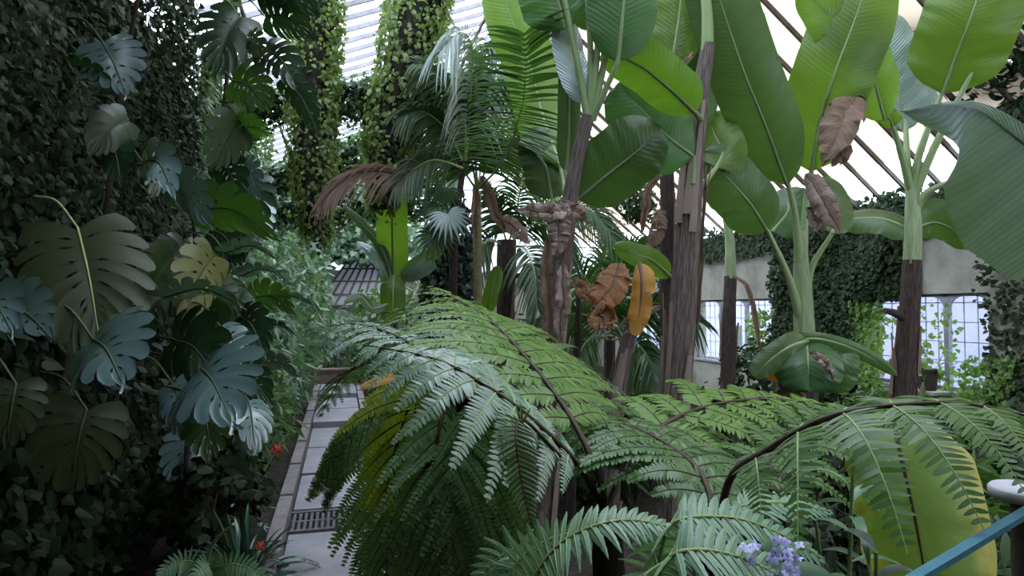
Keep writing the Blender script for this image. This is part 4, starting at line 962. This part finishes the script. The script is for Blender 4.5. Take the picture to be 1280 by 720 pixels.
for k, pts in enumerate(([(762, 425, 11), (740, 360, 10.6), (705, 330, 10.3), (660, 345, 10)], [(762, 425, 11), (770, 350, 10.8), (790, 310, 10.6), (830, 310, 10.4)], [(762, 425, 11), (795, 385, 10.5), (830, 380, 10.2), (870, 400, 10)], [(762, 425, 11), (735, 395, 10.5), (700, 395, 10.2), (665, 420, 10)], [(762, 425, 11), (752, 350, 11.2), (760, 300, 11.4), (745, 270, 11.4)], [(762, 425, 11), (742, 420, 10.2), (725, 440, 9.8), (715, 480, 9.6)], [(762, 425, 11), (790, 425, 10.2), (812, 450, 9.8), (822, 490, 9.6)])):
    palm_frond(pD, pts, .7, 'palm', 44, 12 * (-1) ** k, dr=.7, w=.05)
# pale column and the dark creeper-clad one
mb = MB(); mb.tube([at(566, 330, 11.5), at(566, 250, 11.5), at(566, 140, 11.5), at(566, 60, 11.5)], .13, 16, 8); mb.tube([at(566, 185, 11.5), at(566, 178, 11.5)], .17, 16, 2)
cp = thing('column', ground(566, 420, 11.5), 'pale grey-green iron column behind the palms', 'column'); part('shaft', mb, M['pale_column'], cp)
mb = MB(); mb.tube([ground(566, 420, 11.5), at(566, 330, 11.5)], .15, 16, 3); part('base', mb, M['pale_column'], cp)
dk = thing('creeper_column', ground(568, 430, 10), 'dark blue-green creeper wrapped thickly around a post left of the ringed palm stem', 'climbing plant')
mb = MB(); mb.tube([ground(568, 430, 10), at(570, 350, 10), at(568, 262, 10)], .06, 8, 10); part('post', mb, M['twig'], dk)
clad(dk, [at(572, 470, 10), at(570, 400, 10), at(568, 340, 10), at(566, 290, 10), at(568, 248, 10)], [.42, .42, .42, .36, .18], 5000, .085, ['blackleaf', 'blackleaf'], 33)

# ---- tree ferns in front ------------------------------------------------------------------------------
def fern_trunk(root, pts, rad, seed):
    trunk(root, pts, rad, 'trunk_dark', ridge=.10, n=30, seed=seed)
fA = thing('tree_fern', ground(768, 690, 2.9), 'large tree fern in the centre with long bright arching fronds', 'tree fern', 'tree ferns')
fern_trunk(fA, [(772, 1010, 2.9), (768, 860, 2.9), (762, 700, 2.8), (758, 640, 2.7)], [.08, .075, .07, .05], 30)
UPF = (.1, -.3, 1)
frond(fA, [(757, 640, 2.5), (748, 595, 2.45), (712, 520, 2.6), (660, 450, 2.9), (605, 395, 3.3), (540, 358, 3.8)], .62, 'fern_bright', 15, 28, .095, up=(.25, -.45, 1), dr=.45, s0=.22, seed=101, rise=.05)
frond(fA, [(757, 640, 2.5), (722, 580, 2.4), (660, 520, 2.3), (600, 478, 2.25), (540, 448, 2.3), (450, 430, 2.45)], .32, 'fern_sheen', 12, 24, .075, up=(-.2, -.5, 1), dr=.7, s0=.25, seed=102, rise=.03, curl=.15, ribs='rachis_green')
frond(fA, [(757, 640, 2.5), (790, 570, 2.8), (850, 520, 3.1), (930, 500, 3.3), (1010, 503, 3.5), (1090, 520, 3.7)], .55, 'fern_bright', 14, 26, .09, up=UPF, dr=.6, s0=.15, seed=104)
frond(fA, [(757, 640, 2.5), (745, 560, 2.9), (720, 490, 3.4), (690, 440, 3.9), (650, 405, 4.4)], .6, 'fern', 17, 26, .07, up=UPF, dr=.5, s0=.15, seed=105)
fB = thing('tree_fern', ground(560, 700, 3.6), 'tree fern beside the path whose dark green fronds hang down like a curtain', 'tree fern', 'tree ferns')
fern_trunk(fB, [(590, 900, 3.6), (590, 760, 3.6), (585, 600, 3.5), (580, 500, 3.4)], [.09, .08, .075, .05], 31)
for k, (pts, L, m, kw) in enumerate((
    ([(580, 505, 3.4), (550, 480, 3.2), (515, 505, 3.1), (492, 570, 3.1), (478, 640, 3.1)], .36, 'fern_olive', dict(ang=(50, 25), roll=5, dr=.5)),
    ([(580, 505, 3.4), (560, 500, 3.1), (545, 560, 2.9), (535, 650, 2.9), (528, 760, 2.9)], .40, 'fern_shade', dict(ang=(45, 25), roll=0, dr=.4)),
    ([(580, 505, 3.4), (590, 500, 3.1), (592, 560, 2.9), (590, 650, 2.8), (585, 760, 2.8)], .40, 'fern_shade', dict(ang=(45, 25), roll=10, dr=.4)),
    ([(580, 505, 3.4), (540, 520, 3.3), (500, 600, 3.3), (485, 690, 3.3), (482, 770, 3.3)], .36, 'fern_shade', dict(ang=(45, 25), roll=-10, dr=.4)),
    ([(580, 505, 3.4), (600, 440, 3.8), (580, 405, 4.2), (540, 385, 4.6), (480, 390, 5)], .6, 'fern', dict(up=UPF, dr=.5)),
    ([(580, 505, 3.4), (540, 450, 3.6), (490, 418, 3.9), (440, 405, 4.2), (385, 412, 4.5)], .38, 'fern_sheen', dict(up=UPF, dr=.6)),
    ([(580, 505, 3.4), (520, 500, 3.5), (478, 560, 3.6), (462, 660, 3.6), (460, 760, 3.6)], .40, 'fern_shade', dict(ang=(45, 25), roll=-5, dr=.4)),
    ([(580, 505, 3.4), (600, 500, 3.3), (612, 560, 3.2), (616, 660, 3.2), (618, 760, 3.2)], .36, 'fern_shade', dict(ang=(45, 25), roll=5, dr=.4)),
    ([(580, 505, 3.4), (560, 510, 3.2), (552, 580, 3.3), (548, 680, 3.4), (545, 780, 3.4)], .46, 'fern_shade', dict(ang=(50, 30), roll=0, dr=.35)),
    ([(580, 505, 3.4), (570, 560, 2.9), (560, 650, 2.8), (556, 760, 2.8)], .36, 'fern_shade', dict(ang=(45, 25), roll=20, dr=.4)),
    ([(580, 505, 3.4), (540, 490, 3.2), (490, 500, 3.1), (440, 545, 3.0), (385, 625, 3.0)], .15, 'fern', dict(ang=(38, 15), roll=10, dr=.5, s0=.42, n=14)),
    ([(580, 505, 3.4), (530, 495, 3.3), (480, 505, 3.2), (440, 545, 3.1), (418, 600, 3.1), (405, 640, 3.1)], .12, 'fern', dict(ang=(38, 15), roll=10, dr=.5, s0=.45, n=12)),
    ([(580, 505, 3.4), (530, 460, 3.7), (480, 450, 4.0), (430, 470, 4.3), (400, 520, 4.5)], .34, 'fern', dict(up=UPF, dr=.8)))):
    kw.setdefault('s0', .16); nn = kw.pop('n', 15); frond(fB, pts, L, m, nn, 24, .055, seed=120 + k, **kw)
sword(fA, [(700, 570, 2.3), (655, 525, 2.2), (645, 545, 2.1), (650, 590, 2.05), (660, 640, 2.0), (667, 660, 2.0)], .085, 'fern', 26, s0=.35, dr=.1, ang=(70, 50), seed=160, rmat='rachis')
fC = thing('tree_fern', ground(900, 690, 2.3), 'tree fern at the right whose frond hangs over the yellowing banana leaf', 'tree fern', 'tree ferns')
fern_trunk(fC, [(880, 1100, 2.3), (885, 900, 2.3), (890, 760, 2.2), (895, 680, 2.1)], [.07, .065, .06, .04], 32)
frond(fC, [(897, 690, 2.1), (912, 600, 2.0), (960, 562, 1.95), (1040, 520, 1.85), (1140, 505, 1.8), (1230, 508, 1.8), (1340, 535, 1.8)], .35, 'fern', 8, 25, .115, up=(0, -.3, 1), dr=1.0, s0=.3, seed=141, ang=(88, 60), rise=0, ribs='rachis_green')
frond(fC, [(897, 690, 2.1), (880, 600, 2.3), (840, 560, 2.5), (780, 530, 2.7), (720, 525, 2.9)], .45, 'fern', 15, 26, .07, up=UPF, dr=.5, s0=.2, seed=142)
frond(fC, [(897, 690, 2.1), (940, 600, 2.6), (1000, 545, 3.0), (1080, 520, 3.3), (1180, 520, 3.6)], .5, 'fern', 15, 26, .07, up=UPF, dr=.5, s0=.2, seed=143)
frond(fC, [(897, 690, 2.1), (900, 610, 2.6), (880, 560, 3.1), (860, 525, 3.6), (850, 510, 4.1)], .5, 'fern_bright', 15, 24, .07, up=UPF, dr=.5, s0=.2, seed=144)
# ---- low ferns at the bottom -------------------------------------------------------------------------
sA = thing('sword_fern', ground(700, 700, 1.9), 'blue-green ladder fern at the bottom centre with one big arching frond', 'fern')
sC = thing('sword_fern', ground(1010, 700, 1.95), 'blue-green ladder fern at the bottom beside the lilac flowers', 'fern')
for r_, q in ((sA, (665, 760, 1.9)), (sC, (840, 760, 1.8))):
    mb = MB(); c = at(*q); b = wloc(r_); mb.tube([b, (b + c) / 2, c], [.03, .025, .02], 8, 10); part('rootstock', mb, M['trunk_dark'], r_)
sword(sA, [(655, 745, 1.75), (690, 690, 1.7), (735, 660, 1.65), (790, 650, 1.65), (850, 662, 1.65)], .125, 'sword', 21, up=(0, -.55, 1), dr=.45, s0=.05, seed=151)
sword(sA, [(665, 760, 1.9), (640, 720, 1.9), (660, 690, 1.9), (705, 668, 1.9), (760, 665, 1.9)], .10, 'sword', 17, roll=10, s0=.2, seed=152)
sword(sA, [(665, 760, 1.9), (650, 690, 2.0), (620, 700, 2.0), (590, 740, 2.0)], .10, 'sword', 14, s0=.2, seed=154)
sword(sC, [(820, 745, 1.75), (828, 680, 1.7), (850, 650, 1.65), (920, 648, 1.65), (985, 672, 1.65), (1030, 700, 1.65)], .135, 'sword', 21, up=(0, -.55, 1), dr=.45, s0=.16, seed=155)
sword(sC, [(820, 760, 1.6), (825, 715, 1.55), (850, 690, 1.5), (900, 690, 1.5), (960, 712, 1.5), (1000, 750, 1.5)], .125, 'sword', 19, up=(0, -.55, 1), s0=.16, seed=156)
sword(sC, [(840, 760, 1.9), (850, 680, 2.1), (900, 640, 2.2), (970, 628, 2.3), (1040, 640, 2.4)], .12, 'sword', 22, up=(0, -.5, 1), s0=.3, seed=157)
sword(sC, [(840, 760, 1.8), (815, 720, 1.8), (830, 690, 1.8), (870, 670, 1.85)], .1, 'sword', 16, s0=.2, seed=158)
# ---- monsteras on the left wall ---------------------------------------------------------------------------
def mstem(root, pts, rad=.022):
    mb = MB(); mb.tube([at(p[0], p[1], p[2] * 1.13) for p in pts], [rad, rad * .9, rad * .7], 8, 40, ridge=.06); part('stem', mb, M['trunk_dark'], root)
mA = thing('monstera', ground(40, 700, 3.3), 'monstera in the middle of the left wall with the biggest olive split leaf', 'monstera', 'monsteras')
mstem(mA, [(-20, 1000, 3.6), (20, 760, 3.6), (60, 560, 3.6), (90, 420, 3.7), (100, 300, 3.8)])
mB = thing('monstera', ground(250, 650, 4.5), 'monstera nearer the path with glossy split leaves sheened blue-white', 'monstera', 'monsteras')
mstem(mB, [(215, 900, 4.6), (225, 700, 4.7), (235, 540, 4.7), (240, 420, 4.8), (245, 330, 5.0), (240, 260, 5.0)])
mC = thing('monstera', ground(130, 700, 4.0), 'monstera high on the left wall with one pale holed leaf', 'monstera', 'monsteras')
mstem(mC, [(100, 950, 4.2), (110, 600, 4.2), (130, 300, 4.2), (150, 120, 4.3), (180, -40, 4.4)])
mD = thing('monstera', ground(270, 650, 5.6), 'monstera arching from the top of the left wall, dark against the glass roof', 'monstera', 'monsteras')
mstem(mD, [(255, 800, 5.9), (262, 500, 5.9), (270, 250, 5.8), (285, 80, 5.6), (300, -60, 5.5)])
ML = lambda r, b, t, w, m, roll=0, **k: monstera_leaf(r, b, t, w, m, roll, **k)
ML(mA, (97, 285, 3.45), (124, 422, 3.2), 165, 'monstera_pale', 0, nf=9, ribmat='rachis_green', sag=.06)
ML(mA, (116, 424, 3.15), (152, 476, 2.55), 150, 'monstera_sheen', 0, cup=.3, sag=.05)
ML(mA, (0, 386, 3.1), (66, 424, 2.5), 105, 'monstera_sheen', -5, cup=.3, sag=.05)
ML(mA, (-30, 375, 2.9), (15, 415, 2.6), 90, 'monstera_sheen', -10)
ML(mA, (108, 512, 3.2), (92, 580, 3.15), 120, 'monstera_pale', 0)
ML(mA, (20, 480, 3.0), (10, 540, 2.95), 80, 'monstera_pale', 10)
ML(mC, (128, 52, 4.15), (157, 116, 3.75), 92, 'monstera_sheen', 0, cup=.1, sag=.03)
ML(mC, (92, 82, 4.0), (155, 128, 3.8), 40, 'monstera', 55)
ML(mC, (178, 202, 4.4), (222, 258, 3.7), 66, 'monstera_sheen', -15, nf=6)
ML(mC, (160, 150, 4.2), (120, 185, 4.0), 60, 'monstera', 0, slots=False)
ML(mC, (140, 185, 4.2), (150, 222, 4.0), 55, 'monstera', 20, slots=False)
ML(mB, (268, 318, 4.9), (232, 392, 4.6), 78, 'monstera_yellow', -20)
ML(mB, (205, 372, 4.5), (305, 384, 4.2), 60, 'monstera_sheen', 55, nf=8)
ML(mB, (244, 455, 4.3), (288, 522, 3.4), 168, 'monstera_sheen', 0, cup=.2, nf=8, sag=.05)
ML(mB, (215, 425, 4.4), (268, 468, 4.1), 110, 'monstera', 0)
ML(mB, (216, 480, 4.1), (232, 545, 3.9), 62, 'monstera_sheen', 20)
ML(mB, (275, 408, 4.6), (300, 452, 4.3), 52, 'monstera_sheen', -30, nf=5)
ML(mB, (280, 585, 4.6), (316, 600, 4.3), 40, 'monstera_sheen', 30)
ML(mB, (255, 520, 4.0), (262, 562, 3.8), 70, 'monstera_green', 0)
ML(mB, (310, 500, 4.6), (318, 555, 4.3), 70, 'monstera_sheen', -30)
ML(mB, (208, 232, 5.0), (262, 278, 4.7), 70, 'monstera_sheen', 20)
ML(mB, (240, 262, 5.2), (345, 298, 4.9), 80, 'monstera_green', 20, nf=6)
ML(mB, (282, 316, 5.4), (350, 326, 5.0), 44, 'monstera_sheen', 55)
ML(mB, (300, 345, 5.5), (362, 352, 5.1), 40, 'monstera_sheen', 60)
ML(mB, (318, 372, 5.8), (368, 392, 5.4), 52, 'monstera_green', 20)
ML(mB, (330, 380, 6.0), (398, 384, 5.6), 36, 'monstera_sheen', 55)
ML(mB, (325, 412, 6.0), (372, 420, 5.6), 34, 'monstera_sheen', 60)
ML(mB, (300, 395, 5.4), (330, 440, 5.1), 62, 'monstera', 10)
ML(mB, (330, 455, 6.0), (372, 470, 5.7), 40, 'monstera_sheen', 40)
ML(mB, (295, 470, 5.0), (335, 500, 4.7), 60, 'monstera', 0)
# overhanging leaves against the roof
for b, t, w, m in (((330, 20, 5.3), (384, 42, 5.1), 66, 'monstera'), ((352, 96, 5.3), (402, 176, 5.1), 44, 'monstera'), ((300, 20, 5.4), (272, 80, 5.2), 80, 'monstera'), ((310, 150, 5.5), (270, 200, 5.3), 70, 'monstera_green'), ((290, 100, 5.4), (330, 130, 5.2), 70, 'monstera_green'), ((270, 200, 5.6), (300, 245, 5.4), 60, 'monstera'), ((330, 60, 5.4), (372, 110, 5.2), 60, 'monstera'), ((320, -30, 5.2), (390, 10, 5.0), 80, 'monstera'), ((285, 175, 5.6), (330, 160, 5.4), 55, 'monstera_green'), ((310, 50, 5.4), (325, 70, 5.2), 40, 'monstera_green')):
    ML(mD, b, t, w, m, float(rng.uniform(-20, 20)))
g = np.random.default_rng(77)
for k in range(16):
    px, py = g.uniform(200, 330), g.uniform(190, 560); d = 4.2 + (px - 180) / 150 * 2.2 + .25
    a = g.uniform(.6, 2.4); s = g.uniform(35, 60)
    ML((mB, mD)[k % 2] if py > 240 else mD, (px, py, d), (px + s * math.cos(a), py + s * math.sin(a), d - .25), s * g.uniform(1.0, 1.4), ('monstera', 'monstera', 'monstera_green', 'monstera_sheen')[k % 4], float(g.uniform(-30, 30)))

# ---- planting along the path -------------------------------------------------------------------------------
S = [
 ('shrub', (-1.15, 8.6, 1.0), (.55, .9, 1.0), 'glossy dark shrub right beside the left kerb', 'shrub', 'ivy_mid', LANCE, 1100, .20),
 ('shrub', (-1.15, 10.4, 1.5), (.6, .9, 1.3), 'blue-green leafy shrub below the yellow monstera leaf by the path', 'shrub', 'ivy_grey', LANCE, 1500, .22),
 ('shrub', (-1.0, 12.6, 1.9), (.65, 1.0, 1.6), 'tall grey-green shrub left of the path near the nearer roof post', 'shrub', 'ivy_grey', LANCE, 1800, .24),
 ('shrub', (-.95, 15.2, 2.2), (.75, 1.2, 1.9), 'tall pale shrub where the path ends, below the far tie beam', 'shrub', 'ivy_grey', OVAL, 1900, .20),
 ('shrub', (-.2, 18.6, 1.2), (1.0, .7, 1.0), 'leafy bush closing the end of the path behind the brown step', 'shrub', 'ivy_grey', LANCE, 1500, .24),
 ('shrub', (1.0, 17.4, 1.4), (.8, .9, 1.4), 'green bush right of the path end under the sloped glazing', 'shrub', 'ivy_mid', OVAL, 1500, .18),
 ('shrub', (2.2, 15.0, 1.6), (1.0, 1.0, 1.6), 'broad green bush behind the young banana plant', 'shrub', 'ivy_mid', LANCE, 1600, .26),
 ('shrub', (-1.1, 6.4, .55), (.45, .8, .55), 'low dark shrub below the glossy monstera leaves', 'shrub', 'heart', HEART, 700, .11),
 ('shrub', (4.2, 14.5, 1.0), (1.2, 1.2, 1.0), 'dark bush behind the slender leaning banana stem', 'shrub', 'ivy', LANCE, 1500, .26),
 ('shrub', (6.4, 12.5, .4), (1.1, 1.2, .45), 'dark bush below the left barred window', 'shrub', 'ivy', LANCE, 1500, .24),
 ('shrub', (8.3, 11.2, .8), (.8, 1.2, .8), 'dark bush at the foot of the ivy-covered pier', 'shrub', 'ivy', OVAL, 1200, .16),
 ('shrub', (8.8, 8.6, .5), (.6, 1.0, .5), 'low green bush under the right barred window', 'shrub', 'ivy_mid', LANCE, 800, .18),
 ('shrub', (8.6, 5.6, .7), (.6, .8, .7), 'bush at the right edge beside the plaster pier', 'shrub', 'ivy', OVAL, 1000, .16),
 ('shrub', (4.3, 7.6, .6), (1.0, .9, .6), 'low dark undershrub between the thick and the V-stalked banana', 'shrub', 'ivy', LANCE, 1200, .24),
 ('shrub', (2.8, 7.0, .6), (.8, .9, .6), 'low dark undershrub behind the central tree fern', 'shrub', 'ivy', LANCE, 1100, .24),
 ('shrub', (3.1, 4.0, .45), (.7, .6, .45), 'low dark undershrub behind the ladder ferns', 'shrub', 'heart', LANCE, 900, .2),
 ('shrub', (5.6, 5.6, .5), (.9, .8, .5), 'low dark undershrub behind the yellowing banana leaf', 'shrub', 'ivy', LANCE, 1000, .22),
 ('shrub', (1.3, 6.2, .6), (.6, .8, .6), 'low dark undershrub right of the path behind the hanging fronds', 'shrub', 'ivy', LANCE, 900, .22),
 ('shrub', (4.25, 3.5, .62), (.6, .6, .66), 'dark bush behind the capped post and the handrail', 'shrub', 'ivy_mid', LANCE, 900, .2),
 ('shrub', (5.4, 4.3, .6), (.8, .7, .65), 'dark bush at the right edge below the plaster pier', 'shrub', 'ivy', LANCE, 900, .22),
 ('shrub', (1.4, 11.0, .9), (.8, 1.2, .9), 'green bush right of the path in front of the young banana', 'shrub', 'ivy_mid', LANCE, 1300, .24),
]
for k, (nm, c, r, lb, ct, mt, tm, n, sz) in enumerate(S): shrub(nm, c, r, lb, ct, mt, tm, n, sz, seed=k + 3, group='shrubs in the beds')

# dark strap-leaved plants with a coral flower each
c1 = strap_plant('kaffir_lily', (-.71, 5.5, 0), 'dark strap-leaved lily clump at the bottom left beside the path', 'lily', 70, .80, .06, 'strap', 3, spread=.95)
c2 = strap_plant('kaffir_lily', (-1.0, 6.9, 0), 'smaller dark strap-leaved clump under the upper red flower', 'lily', 22, .6, .05, 'strap', 4)
def red_flower(root, p, r):
    b = wloc(root); mb = MB(); mb.tube([b, (b + p) / 2 + UPZ * .05, p], [.01, .008, .006], 6, 10); st = part('flower_stalk', mb, M['rachis_green'], root)
    g = np.random.default_rng(5); n = 14; d = nrm(g.normal(0, 1, (n, 3)) + [0, -.4, .6]); Z = nrm(np.cross(d, g.normal(0, 1, (n, 3))))
    mb = MB(); mb.inst(OVAL[0], OVAL[1], np.tile(p, (n, 1)), d, np.cross(Z, d), Z, r, r * 1.6, r); part('flower', mb, M['red'], st, 'coral red flower head')
red_flower(c1, at(325, 683, 4.95), .05); red_flower(c2, at(346, 562, 6.4), .07)
# yellowish stalk and pale little fern bottom left
bs = thing('sword_fern', ground(255, 700, 4.4), 'small pale fern at the foot of the left wall beside a yellow stalk', 'fern')
mb = MB(); mb.tube([ground(255, 700, 4.4), at(262, 690, 4.2), at(292, 655, 4.1)], [.012, .012, .010], 7, 12); part('stalk', mb, M['rachis_green'], bs)
for k, pts in enumerate(([(255, 722, 4.3), (240, 702, 4.2), (215, 705, 4.1), (195, 725, 4.0)], [(258, 722, 4.3), (285, 705, 4.2), (315, 712, 4.1), (335, 730, 4.0)], [(256, 722, 4.3), (262, 705, 4.2), (250, 712, 4.0), (235, 735, 3.9)])):
    sword(bs, pts, .12, 'sword', 18, s0=.1, seed=170 + k)

# lance-leaved stalks at the bottom right
def lance_plant(name, loc, top, label, n, L, seed, mat='lance', w=.05):
    g = np.random.default_rng(seed); root = thing(name, loc, label, 'plant'); loc = np.array(loc)
    C = spline([loc, (loc + top) / 2 + g.normal(0, .02, 3), top], 30); mb = MB(); mb.tube(C, [.011, .009, .006], 8); part('stem', mb, M['petiole'], root)
    for i in range(n):
        f = .45 + .55 * i / max(1, n - 1); p = C[int(f * 29)]; a = i * 2.3; D = nrm([math.cos(a), math.sin(a), .45 + .5 * (f > .9)])
        l = L * g.uniform(.7, 1.1); t = np.linspace(0, 1, 12); cv = p + l * (D * t[:, None] - UPZ * .75 * t[:, None] ** 2.2)
        tt = tangents(cv); sd = nrm(np.cross(tt, UPZ + .01)); un = np.cross(sd, tt); hw = (w * .5 * np.minimum(1, t / .3 + .2) * (1 - t ** 1.8))[:, None]
        mb = MB(); mb.grid(np.stack([cv - sd * hw + un * hw * .3, cv, cv + sd * hw + un * hw * .3], 1)); part('leaf', mb, M[mat], root)
    return root
lance_plant('lily', ground(1050, 700, 2.5), at(1066, 572, 2.35), 'tall pale-stemmed lance-leaved lily left of the yellowing banana leaf', 14, .34, 1)
lance_plant('lily', ground(865, 700, 2.6), at(866, 585, 2.6), 'lance-leaved plant with a bright green heart above the ladder ferns', 12, .34, 2, 'lance', .07)
lance_plant('lily', ground(1010, 700, 3.0), at(1010, 575, 3.0), 'lance-leaved plant with broad dull leaves behind the tall pale-stemmed lily', 11, .34, 3, 'lance', .075)
lance_plant('lily', ground(1095, 720, 2.2), at(1095, 690, 2.1), 'low lance-leaved plant at the bottom edge under the yellowing leaf', 10, .26, 4, 'blackleaf', .07)

# lilac flower head in the ladder ferns
hy = thing('hydrangea', ground(960, 720, 1.52), 'lilac-blue flower cluster showing between the ladder fern fronds', 'flower')
mb = MB(); mb.tube([wloc(hy), at(962, 735, 1.52), at(962, 705, 1.52)], [.012, .010, .006], 7, 10); part('stem', mb, M['petiole'], hy)
g = np.random.default_rng(12)
PET = fan([(0, 0), (.25, .32), (.7, .40), (1, .12), (1, -.12), (.7, -.40), (.25, -.32)])
mb = MB(); cb = MB()
for i in range(46):
    u = nrm(EYE - at(960, 695, 1.5)); q = at(g.uniform(926, 1002), g.uniform(674, 722), 1.50 + g.uniform(-.03, .03)); nn = nrm(u + g.normal(0, .35, 3) + [0, 0, .4])
    a0 = nrm(np.cross(nn, [1, .2, 0])); b0 = np.cross(nn, a0)
    for k in range(4):
        a = k * PI / 2 + i; X = a0 * math.cos(a) + b0 * math.sin(a); mb.inst(PET[0], PET[1], q[None], X[None], np.cross(nn, X)[None], nn[None], np.array([.0125]))
    cb.inst(PET[0], PET[1], (q + nn * .002)[None], a0[None], b0[None], nn[None], np.array([.0045]))
part('petals', mb, M['lilac'], hy); part('flower_eyes', cb, M['strap'], hy)
mb = MB(); n = 24; pos = np.array([at(g.uniform(915, 1005), g.uniform(684, 730), 1.55) for _ in range(n)]); scatter(mb, OVAL, pos, np.tile([0, -.5, .8], (n, 1)), .09, .3, .4, g); part('leaves', mb, M['lance'], hy)

# dark flower pot and the clay pots in the bed
def pot(name, c, r, h, mat, label, leaves=None):
    c = np.array(c, float); root = thing(name, c, label, 'pot'); mb = MB()
    th = np.linspace(0, 2 * PI, 28, endpoint=False); prof = [(0, .0), (.72, 0), (.78, .1), (.95, .86), (1.05, .86), (1.06, 1), (.92, 1), (.88, .9), (.86, .8), (0, .8)]
    mb.grid(np.array([[c + [r * a * math.cos(t), r * a * math.sin(t), h * b] for t in th] for a, b in prof])[:, ::-1], closed=True); part('vessel', mb, M[mat], root, smooth=False)
    if leaves:
        g = np.random.default_rng(3); n = leaves; pos = c + [0, 0, h * 1.3] + g.normal(0, 1, (n, 3)) * [r * .7, r * .7, h * .75]; pos[:, 2] = np.maximum(pos[:, 2], c[2] + h * .8)
        mb = MB(); scatter(mb, HEART, pos, np.tile([-.4, -.4, .6], (n, 1)), .10, .5, .6, g); part('plant', mb, M['ivy_bright'], root)
        mb = MB()
        for p in pos[:8]: mb.tube([c + [0, 0, h * .8], p], [.006, .003], 5, 4)
        part('stems', mb, M['rachis_green'], root)
    return root
yw = 8.62
pot('flower_pot', (XR - .22, yw, WZ0 + .0), .17, .36, 'pot', 'dark pot with a light green plant on the sill of the right window', 60)
mb = MB(); mb.box((XR - .42, yw - .3, WZ0 - .05), (XR, yw + .3, WZ0)); struct('trim_5', mb, M['plaster'])
pot('flower_pot', ground(975, 560, 4.6), .16, .26, 'terracotta', 'brown clay pot half hidden behind the lance-leaved lilies', 14)

# yellow leaf fallen on the fern beside the path
yl = MB(); C = spline([at(496, 470, 3.3), at(475, 476, 3.2), at(450, 485, 3.15)], 20); T = tangents(C); Sd, Nn = side_of(T, C, 35)
blade(yl, C, T, Sd, Nn, .03, banana_prof, .3, .2, .08, 2, 3); o = solo('fallen_leaf', yl, M['orange'], C[10], 'small yellow-orange leaf lying on the fern beside the path', 'leaf', smooth=True)

# turquoise handrail and the capped post at the lower right
rl = thing('handrail', ground(1290, 700, 1.5), 'turquoise painted handrail crossing the lower right corner', 'handrail')
a, b, c = at(1085, 758, 1.35), at(1200, 690, 1.5), at(1330, 612, 1.72)
mb = MB(); u = nrm(c - a); mb.bar(a, c, .026, .014, UPZ); part('rail', mb, M['turquoise'], rl, smooth=False)
for f in (.12, .86):
    q = a + (c - a) * f; mb = MB(); mb.bar((q[0], q[1], 0), q, .03, .03, np.array([1.0, 0, 0])); part('post', mb, M['strap' if f > .5 else 'iron'], rl, smooth=False)
bp = thing('bollard', ground(1275, 690, 1.95), 'short round post with a flat pale grey cap beside the handrail', 'post')
q = at(1282, 612, 1.95); th = np.linspace(0, 2 * PI, 32, endpoint=False)
def lathe(prof, c0):
    mb = MB(); mb.grid(np.array([[[c0[0] + r * math.cos(t), c0[1] + r * math.sin(t), z] for t in th] for r, z in prof])[:, ::-1], closed=True); return mb
part('cap', lathe([(0, q[2] - .03), (.085, q[2] - .03), (.095, q[2] - .02), (.095, q[2]), (.088, q[2] + .008), (0, q[2] + .01)], q), M['lilac_cap'], bp)
part('shaft', lathe([(.05, 0), (.045, .1), (.04, q[2] - .03)], q), M['iron'], bp)
